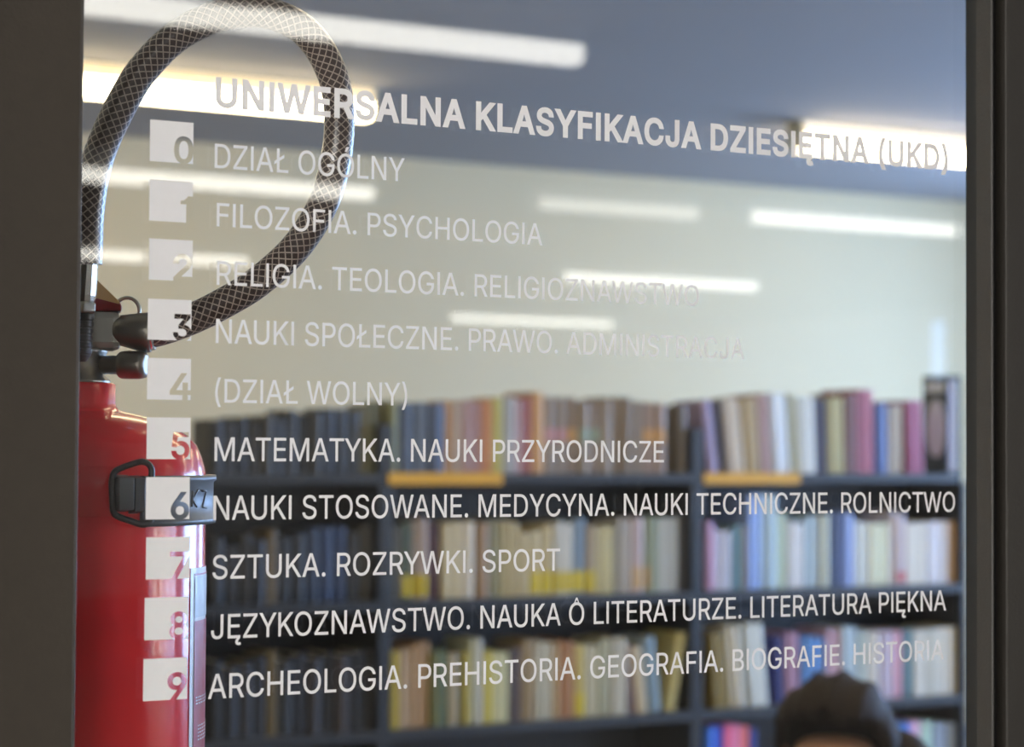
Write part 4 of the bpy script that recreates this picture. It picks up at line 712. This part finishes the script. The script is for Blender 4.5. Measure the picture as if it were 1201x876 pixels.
for (bay, row), s in BOOKS.items():
    zb = SZ[row]
    entries = [q for q in s.split(' ') if q]
    prev = None
    for i, e in enumerate(entries):
        q = e.split(','); px0, px1, hx, pt, lean, cw = float(q[0]), float(q[1]), q[2], float(q[3]), float(q[4]), q[5]
        mk = q[6] if len(q) > 6 else None
        yb = SY+.022+rnd.uniform(0, .012)
        xa, xb = at_y(px0, pt, yb).x, at_y(px1, pt, yb).x
        xa, xb = max(xa, UX[bay]+.0195), min(xb, UX[bay+1]-.0195)
        h0 = min(at_y((px0+px1)/2, pt, yb).z - zb, .3)
        tl = math.atan(lean*(xb-xa)/(px1-px0)/h0) if lean else 0.0
        if tl < 0 and prev is None: xa = max(xa, UX[bay]+.0195-h0*math.sin(tl))
        if prev is not None and (tl or prev[2]):
            px_, pw_, pt_, ph_ = prev
            off = pw_*math.sin(pt_) if pt_ > 0 else 0
            def right(zq):      # right edge of the neighbour at height zq
                z0_ = off-pw_*math.sin(pt_); return px_+pw_*math.cos(pt_)+(zq-z0_)*math.tan(pt_)
            hm = min(ph_, h0)
            xa = max(xa, right(0)+.0006, right(hm)-hm*math.tan(tl)+.0006)
        if tl > 0: xb = min(xb, UX[bay+1]-.0195-h0*math.sin(tl))
        w = (xb-xa)-.0008
        w = max(w*math.cos(tl), .009) if tl else w
        if w < .008: continue
        h = at_y((px0+px1)/2, pt, yb).z - zb
        h = min(h, .302 if row else .3)
        d = min(.19, max(.12, h*.7+rnd.uniform(-.01, .01)))
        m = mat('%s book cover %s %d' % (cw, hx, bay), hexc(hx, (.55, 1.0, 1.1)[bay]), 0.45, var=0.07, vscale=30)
        th = tl
        prev = (xa, w, th, h)
        kind = 'hardback' if w > .030 else 'book'
        adj = 'leaning ' if lean else ''
        lb = '%s%s %s, %s from the left on the %s shelf of the %s bookcase' % (adj, cw.replace('-', ' '), kind, ORD[i], ROWN[row], BAYN[bay])
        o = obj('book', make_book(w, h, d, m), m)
        tag(o, lb, 'book', 'books on the %s shelf of the %s bookcase' % (ROWN[row], BAYN[bay]))
        o.rotation_euler = (0, th, 0)
        o.location = (xa, yb, zb+.0003+(w*math.sin(th) if th > 0 else 0))
        bm = bmesh.new(); bx(bm, .0023, w-.0023, min(.006, w*.22)*.2+.004, d-.004, .003, h-.003)
        obj('page_block', bm, M_page, o)
        if mk:
            cn, cc = MARKC[mk]
            bl = min(.006, w*.22)
            z0, z1 = {'y': (.008, .062), 't': (.01, .07), 'r': (.01, .035), 'p': (.085, .12), 'o': (.085, .12), 'g': (.085, .12)}[mk]
            bm = bmesh.new(); n = 7
            a = [(w/2-w*.505*math.cos(k/n*math.pi), -(bl+.0006)*math.sin(k/n*math.pi)-.0002) for k in range(n+1)]
            b = [(w/2-w*.495*math.cos(k/n*math.pi), -(bl-.0006)*math.sin(k/n*math.pi)+.0002) for k in range(n+1)]
            prism(bm, [(x, y, z0) for x, y in a+b[::-1]], Vector((0, 0, z1-z0)))
            obj('spine_label', bm, mat('%s spine label' % cn, cc, .5, var=.05), o)['label'] = '%s band on the spine' % cn
        nb += 1

# ------------------------------------------------------------------ dark green box with volumes at the right end of the top shelf
M_green = mat('dark green box card', (0.018, 0.045, 0.05), 0.5, var=0.08)
M_pale = mat('pale blue card', (0.72, 0.80, 0.9), 0.25, var=0.03)
M_lil = mat('lilac grey folder', (0.36, 0.33, 0.42), 0.5, var=0.05)
M_sky = mat('sky grey folder', (0.42, 0.5, 0.55), 0.5, var=0.05)
yb = SY+.02
xa, xb = at_y(1112, 440, yb).x, UX[3]-.003
zt0, zb = at_y(1115, 443, yb).z, SZ[0]+.0004
t = thing('slipcase', 'dark green box with pale blue oval on its side, right end of top shelf', 'box', (xa, yb, zb))
dd = .115
for nm, b in (('side', (xa, xa+.004, yb, yb+dd, zb, zt0)), ('side', (xb-.004, xb, yb, yb+dd, zb, zt0)), ('lid', (xa, xb, yb, yb+dd, zt0, zt0+.008)), ('base', (xa+.004, xb-.004, yb, yb+dd, zb, zb+.004)), ('back', (xa+.004, xb-.004, yb+dd-.004, yb+dd, zb+.004, zt0))):
    bm = bmesh.new(); bx(bm, *b); part(nm, bm, M_green, t, bevel=.0006)
W = xb-xa-.010
def folder(x0, x1, z1, m, label):
    o = thing('folder', label, 'folder', (x0, yb+.008, zb+.0045), 'folders in the dark green box')
    bm = bmesh.new(); w = x1-x0; h = z1-zb-.0045
    prism(bm, [(0, 0, 0), (.004, -.003, 0), (w-.004, -.003, 0), (w, 0, 0), (w, .102, 0), (w-.002, .102, 0), (w-.002, .004, 0), (.002, .004, 0), (.002, .102, 0), (0, .102, 0)], Vector((0, 0, h)))
    obj('cover', bm, m, o)
    bm = bmesh.new(); bx(bm, .0025, w-.0025, .005, .098, .003, h-.006); obj('page_block', bm, M_page, o)
    return o, w, h
x = xa+.005
# pale oval on the side of the box that faces the middle bookcase
cy_, cz_ = dd*.47, (zt0-zb)*.47
bm = bmesh.new()
prism(bm, [(-.0012, cy_+dd*.36*math.copysign(abs(math.cos(a))**.8, math.cos(a)), cz_+(zt0-zb)*.30*math.sin(a)) for a in [2*math.pi*i/28 for i in range(28)]], Vector((.001, 0, 0)))
obj('pale_oval', bm, M_pale, t)['label'] = 'pale blue oval on the left side of the box'
bm = bmesh.new(); bx(bm, -.0012, -.0002, dd*.15, dd*.85, (zt0-zb)*.85, (zt0-zb)*.96); obj('pale_patch', bm, M_pale, t)['label'] = 'pale blue patch above the oval'
folder(x, x+W*.62, zt0-.006, M_lil, 'lilac grey folder, wider of the two in the dark green box')
folder(x+W*.63, x+W, zt0-.003, M_sky, 'narrow sky grey folder at the right end of the dark green box')

# ------------------------------------------------------------------ reader on a chair in front of the bookcases
M_skin = mat('skin', (0.50, 0.25, 0.14), 0.5, var=0.05, vscale=30)
M_hair = mat('dark brown hair', (0.011, 0.006, 0.0045), 0.65, var=0.3, vscale=60, bump=0.2, bscale=180, spec=0.15)
M_shirt = mat('dark grey jumper', (0.05, 0.05, 0.06), 0.9, var=0.1)
M_jean = mat('blue jeans', (0.05, 0.07, 0.14), 0.9, var=0.1)
M_wood = mat('beech plywood', (0.42, 0.27, 0.13), 0.45, var=0.1)
M_tube = mat('grey tube steel', (0.3, 0.3, 0.31), 0.35, 0.8, var=0.05)
HC = at_d(978, 892, 3.5)                    # centre of the skull
face = Vector((EYE.x-HC.x, EYE.y-HC.y, 0)).normalized()
face = (Matrix.Rotation(R(-14), 3, 'Z') @ face)   # turned a little to the left of the photo
side = Vector((-face.y, face.x, 0))         # the reader's left-hand side
PB = HC - face*.17; PB.z = 0                # pelvis line on the floor
def W3(f, s, z): return PB + face*f + side*s + Vector((0, 0, z))
def skin(name, chains, m, parent, lvl=2, origin=None):
    """chains: lists of (point, radius); the first point of a chain equal to an existing one joins it"""
    vs, es, rs, ix = [], [], [], {}
    for ch in chains:
        prev = None
        for p, r in ch:
            k = tuple(round(c, 5) for c in p)
            if k not in ix: ix[k] = len(vs); vs.append(Vector(p)-origin); rs.append(r)
            if prev is not None and prev != ix[k]: es.append((prev, ix[k]))
            prev = ix[k]
    me = bpy.data.meshes.new('tmp'); me.from_pydata(vs, es, [])
    o = bpy.data.objects.new('tmp', me); COL.objects.link(o)
    sm = o.modifiers.new('skin', 'SKIN'); sm.use_smooth_shade = True
    for i, r in enumerate(rs): me.skin_vertices[0].data[i].radius = r if isinstance(r, tuple) else (r, r)
    me.skin_vertices[0].data[0].use_root = True
    ss = o.modifiers.new('sub', 'SUBSURF'); ss.levels = lvl; ss.render_levels = lvl
    bpy.context.view_layer.update()
    dg = bpy.context.evaluated_depsgraph_get()
    m2 = bpy.data.meshes.new_from_object(o.evaluated_get(dg)); m2.name = name
    bpy.data.objects.remove(o); bpy.data.meshes.remove(me)
    for x in (m if isinstance(m, (list, tuple)) else [m]): m2.materials.append(x)
    o = bpy.data.objects.new(name, m2); COL.objects.link(o)
    if parent: o.parent = parent
    for p in m2.polygons: p.use_smooth = True
    return o
ZS = 0.46
seat_z = HC.z - .66                          # hips sit this far below the skull of a bowed head
seat_z = max(.36, min(.46, seat_z))
pel = W3(0, 0, seat_z+.10)
nk = HC - face*.045 - Vector((0, 0, .125))
ch = W3(.06, 0, seat_z+.34)
chains = [[(pel, (.13, .10)), (W3(.02, 0, seat_z+.22), (.12, .095)), (ch, (.135, .10)), (W3(.09, 0, nk.z-.07), (.09, .075)), (nk, .052), (HC-face*.03-Vector((0, 0, .05)), .07), (HC, (.078, .088)), (HC-face*.005+Vector((0, 0, .045)), (.068, .075))]]
chains[0].insert(5, (HC-face*.01-Vector((0, 0, .085)), .06))
sh_z = nk.z-.10
for s in (1, -1):
    hip = W3(.03, s*.09, seat_z+.075); knee = W3(.43, s*.11, seat_z+.06); ank = W3(.44, s*.11, .085)
    chains.append([(pel, (.13, .10)), (hip, .085), (W3(.23, s*.10, seat_z+.068), .066), (knee, .056), (W3(.435, s*.11, seat_z*.55), .052), (ank, .036), (W3(.47, s*.115, .045), .036), (W3(.57, s*.12, .034), .032), (W3(.62, s*.12, .028), .024)])
    shl = W3(.07, s*.165, sh_z); elb = W3(.13, s*.215, seat_z+.22); wr = W3(.32, s*.12, seat_z+.165)
    chains.append([(ch, (.135, .10)), (shl, .055), (W3(.10, s*.20, (sh_z+elb.z)/2), .045), (elb, .038), (W3(.23, s*.165, seat_z+.19), .034), (wr, .025)])
    palm = wr + (face*.9-side*s*.25).normalized()*.05 - Vector((0, 0, .006))
    dirf = (face*.9-side*s*.25).normalized(); lat = Vector((-dirf.y, dirf.x, 0))*s
    chains.append([(wr, .025), (palm, (.030, .014))])
    for k, (o_, L) in enumerate(((-.030, .062), (-.010, .072), (.010, .068), (.029, .052))):
        b0 = palm + lat*o_*.8 + dirf*.035
        chains.append([(palm, (.030, .014)), (b0, .0092), (b0+dirf*L*.4+Vector((0, 0, .001)), .0085), (b0+dirf*L*.75-Vector((0, 0, .008)), .008), (b0+dirf*L-Vector((0, 0, .020)), .007)])
    tb_ = wr + dirf*.02 - lat*.026
    chains.append([(wr, .025), (tb_, .012), (tb_+dirf*.03-lat*.016-Vector((0, 0, .004)), .010), (tb_+dirf*.055-lat*.02-Vector((0, 0, .012)), .0085)])
# facial relief: nose and chin
fd = (face*.92-Vector((0, 0, .38))).normalized(); fu = (Vector((0, 0, 1))-fd*fd.z).normalized()
org = Vector((PB.x, PB.y, 0))
per = thing('person', 'person with dark brown hair bowed over, seen in front of the bookcases at lower right', 'person', org)
bodyo = skin('body', chains, [M_skin, M_shirt, M_jean], per, 2, org)
# clothes by region of the one body surface: jumper above the hips, jeans below, skin at head and hands
for p in bodyo.data.polygons:
    c = p.center+org; rel_ = c-PB; f_ = rel_.x*face.x+rel_.y*face.y; s_ = abs(rel_.x*side.x+rel_.y*side.y); z_ = c.z
    if z_ > nk.z-.03: p.material_index = 0
    elif (z_ < seat_z+.15 if f_ < .16 and s_ < .15 else z_ < seat_z+.136): p.material_index = 2
    elif f_ > .325 and z_ > seat_z+.1: p.material_index = 0
    else: p.material_index = 1
def ell(bm, c, X, Y, Z, a, b, d, seg=32, ring=20, cut=None, noise=0.0):
    m = Matrix((X*a, Y*b, Z*d)).transposed().to_4x4(); m.translation = c-org
    r = bmesh.ops.create_uvsphere(bm, u_segments=seg, v_segments=ring, radius=1, matrix=m)
    for v in r['verts']:
        for f in v.link_faces: f.smooth = True
    return r['verts']
# hair: a shell over the skull, its lower front edge leaving the forehead free, swept to a bun behind
bm = bmesh.new()
hv = ell(bm, HC-fd*.022+fu*.026, side, fd, fu, .100, .112, .106, 40, 28)
for v in list(bm.verts):
    q = v.co+org-HC; a, b = q.dot(fd), q.dot(fu)
    k = 1+.03*math.sin(q.dot(side)*140)+.02*math.sin(q.dot(side)*310+b*40)
    v.co = HC-org + q*k
dl = [v for v in bm.verts if ((v.co+org-HC).dot(fd) > .015 and (v.co+org-HC).dot(fu) < .112-.45*abs((v.co+org-HC).dot(side)))]
bmesh.ops.delete(bm, geom=dl, context='VERTS')
hair = obj('hair', bm, M_hair, per)
so = hair.modifiers.new('solid', 'SOLIDIFY'); so.thickness = .016; so.offset = -1
bm = bmesh.new(); ell(bm, HC-side*.0-fd*.10-fu*.055+side*.075, side, fd, fu, .062, .055, .055, 24, 16); obj('hair_bun', bm, M_hair, per)
M_eye = mat('eye white', (.75, .73, .7), .3, var=.02); M_lip = mat('lips', (.4, .13, .11), .5, var=.03); M_iris = mat('dark iris', (.03, .02, .015), .2, var=0)
for s in (1, -1):
    bm = bmesh.new(); ell(bm, HC+fd*.073+side*s*.032+fu*.002, side, fd, fu, .0125, .008, .007, 16, 10); e_ = obj('eye', bm, M_eye, per)
    bm = bmesh.new(); ell(bm, HC+fd*.0795+side*s*.032+fu*.001, side, fd, fu, .0055, .0025, .0055, 12, 8); obj('iris', bm, M_iris, e_)
    bm = bmesh.new(); ell(bm, HC-fd*.008+side*s*.084-fu*.012, side, fd, fu, .010, .018, .030, 14, 10); obj('ear', bm, M_skin, per)
bm = bmesh.new(); ell(bm, HC+fd*.088-fu*.024, side, fd, fu, .014, .018, .026, 16, 12); obj('nose', bm, M_skin, per)
bm = bmesh.new(); ell(bm, HC+fd*.072-fu*.062, side, fd, fu, .024, .010, .009, 16, 10); obj('mouth', bm, M_lip, per)
# chair
chair = thing('reading_chair', 'plywood chair on grey steel legs under the person at lower right', 'chair', org)
def cpart(name, pts, r, m): bm = bmesh.new(); tube(bm, [Vector(p)-org for p in pts], r, 10); obj(name, bm, m, chair)
bm = bmesh.new()
vs = bx(bm, -.20, .20, -.20, .20, -.012, .0)
for v in vs:
    p = W3(v.co.y+.12, v.co.x, seat_z-.018+v.co.z); v.co = p-org
obj('seat', bm, M_wood, chair, bevel=.006)
bm = bmesh.new()
vs = bx(bm, -.19, .19, 0, .012, 0, .20)
for v in vs:
    p = W3(-.19-v.co.y-.12*v.co.z, v.co.x, seat_z+.20+v.co.z); v.co = p-org
obj('backrest', bm, M_wood, chair, bevel=.005)
for s in (1, -1):
    cpart('leg', [W3(.29, s*.18, seat_z-.04), W3(.33, s*.19, .0)], .011, M_tube)
    cpart('leg', [W3(-.06, s*.18, seat_z-.04), W3(-.12, s*.19, .0)], .011, M_tube)
    cpart('back_post', [W3(-.06, s*.18, seat_z-.04), W3(-.14, s*.18, seat_z+.02), W3(-.172, s*.18, seat_z+.10), W3(-.20, s*.18, seat_z+.36)], .010, M_tube)
    cpart('seat_rail', [W3(.30, s*.18, seat_z-.041), W3(-.07, s*.18, seat_z-.041)], .010, M_tube)
